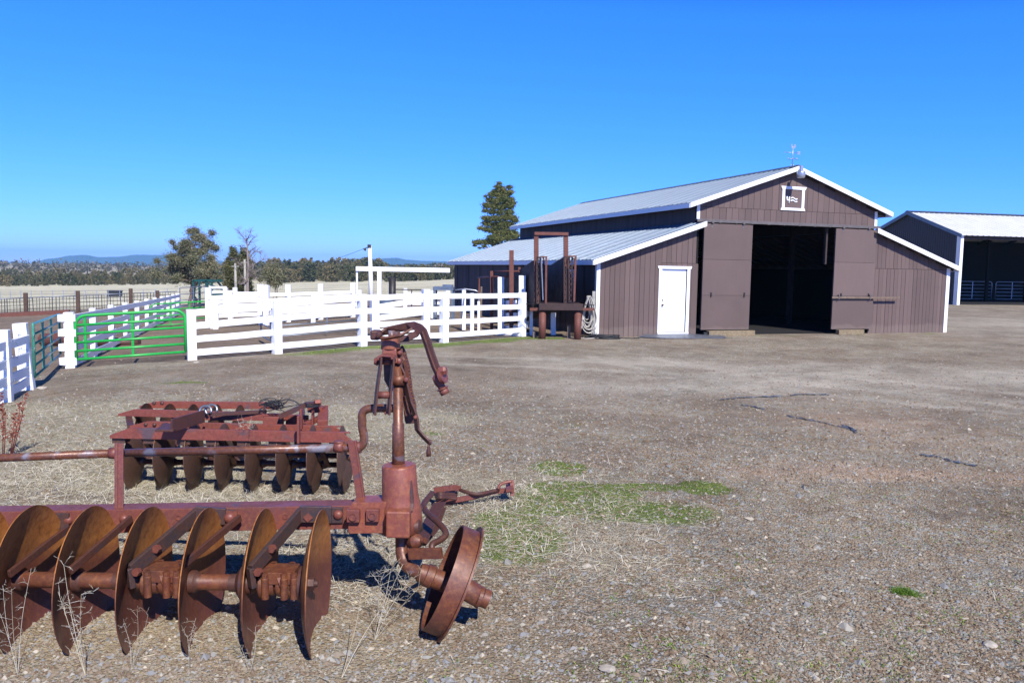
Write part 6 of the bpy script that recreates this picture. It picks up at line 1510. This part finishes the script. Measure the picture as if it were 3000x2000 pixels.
# torn dark plastic sheeting trodden into the yard
for (P, w, lab) in (([(2105, 1172), (2150, 1168), (2200, 1165), (2290, 1163)], .06, 'torn dark plastic strip trodden flat, the furthest one on the yard'), ([(2310, 1160), (2360, 1157), (2430, 1158)], .06, 'dark plastic scrap just right of the furthest torn strip'), ([(2305, 1218), (2380, 1232), (2450, 1248), (2510, 1262)], .06, 'longest torn dark plastic strip in the middle of the yard'), ([(2470, 1250), (2495, 1256), (2508, 1270)], .16, 'crumpled dark plastic end of the middle strip'), ([(2695, 1332), (2750, 1340), (2800, 1355), (2860, 1362)], .07, 'torn dark plastic strip nearest the right edge'), ([(2170, 1186), (2220, 1195), (2240, 1200)], .06, 'short dark plastic scrap below the furthest strip')):
    Q = [gp(*p) for p in P]; S = smoothpath(Q, 9); V = []; n = len(S)
    for i, q in enumerate(S):
        zz_ = float(interp_z(np.array([q.x]), np.array([q.y]))[0]); f = math.sin(math.pi*(i+.6)/(n+.2))**.5
        for s in (-1, 0, 1): V.append((q.x+random.uniform(-.015, .015), q.y+s*w*f*random.uniform(.3, 1)*.9+random.uniform(-.03, .03), zz_+.006+random.uniform(0, .022)))
    m = MB(); m._add(V, [(3*i+k, 3*i+3+k, 3*i+4+k, 3*i+1+k) for i in range(n-1) for k in (0, 1)]); o = m.build('plastic_strip', 'plastic', None, loc=Q[0]); sm_ = o.modifiers.new('thick', 'SOLIDIFY'); sm_.thickness = .003; tag(o, lab, 'plastic', 'torn plastic strips in the yard')

# ------------------------------------------------------------------ haze in the air
hm = bpy.data.materials.new('haze'); hm.use_nodes = True; nt = hm.node_tree; nt.nodes.clear()
pv_ = N(nt, 'ShaderNodeVolumePrincipled'); pv_.inputs['Color'].default_value = (.33, .68, 1., 1); pv_.inputs['Density'].default_value = HAZE
mo = nt.nodes.new('ShaderNodeOutputMaterial'); L(nt, pv_.outputs[0], mo.inputs['Volume']); M['haze'] = hm
m = MB(); m.box(-6500, 7500, -100, 9600, -560, 130); tag(m.build('haze', 'haze'), 'thin blue haze over the distance', None, None, 'stuff')

# ------------------------------------------------------------------ light, sky, camera
AZ, EL_ = R(21), R(41)     # light travels away from the camera and a little to the left
ld = Vector((-math.sin(AZ)*math.cos(EL_), math.cos(AZ)*math.cos(EL_), -math.sin(EL_)))
s = bpy.data.lights.new('sun', 'SUN'); s.energy = 5.; s.angle = R(.5); s.color = (1, .95, .88)
so = bpy.data.objects.new('sun', s); COL.objects.link(so); so.rotation_euler = ld.to_track_quat('-Z', 'Y').to_euler(); so.location = (5, -10, 20)
w = bpy.data.worlds.new('World'); SC.world = w; w.use_nodes = True; nt = w.node_tree; bg = nt.nodes['Background']
sky = N(nt, 'ShaderNodeTexSky', sky_type='NISHITA'); sky.sun_disc = False; sky.sun_elevation = EL_
sky.sun_rotation = math.atan2(-ld.x, -ld.y); sky.altitude = 2500; sky.air_density = .6; sky.dust_density = 0.; sky.ozone_density = 4.
sep = N(nt, 'ShaderNodeSeparateColor'); cmb = N(nt, 'ShaderNodeCombineColor'); L(nt, sky.outputs[0], sep.inputs[0])
for i, (A_s, P_s, X_s) in enumerate(((.27, 1.38, 7.), (1.09, .75, 14.), (3.0, .7, 14.))):     # the camera's vivid, polarised blue
    L(nt, math_(nt, 'MINIMUM', math_(nt, 'MULTIPLY', math_(nt, 'POWER', sep.outputs[i], P_s), A_s), X_s), cmb.inputs[i])
zen = math_(nt, 'MINIMUM', math_(nt, 'POWER', math_(nt, 'MULTIPLY', sep.outputs[1], 1/1.48), 2.2), 1.)     # the zenith is a deeper blue
L(nt, mix(nt, 1., cmb.outputs[0], zen, 'MULTIPLY'), bg.inputs['Color']); bg.inputs['Strength'].default_value = .15
cam = bpy.data.cameras.new('camera'); co = bpy.data.objects.new('camera', cam); COL.objects.link(co)
cam.sensor_width = 36; cam.lens = 36*F/3000; cam.clip_start = .1; cam.clip_end = 30000
fw = Vector((0, math.cos(PITCH), -math.sin(PITCH))); rt = Vector((1, 0, 0)); uv = Vector((0, math.sin(PITCH), math.cos(PITCH)))
cr, sr = math.cos(ROLL), math.sin(ROLL)
# image axes: X' = X c + up s, up' = up c - X s
rx = rt*cr+uv*sr; ux = uv*cr-rt*sr
co.matrix_world = Matrix(((rx.x, ux.x, -fw.x, 0), (rx.y, ux.y, -fw.y, 0), (rx.z, ux.z, -fw.z, H), (0, 0, 0, 1)))
SC.camera = co
SC.view_settings.view_transform = 'Standard'; SC.view_settings.look = 'None'; SC.view_settings.exposure = .4; SC.view_settings.gamma = 1
SC.cycles.max_bounces = 6
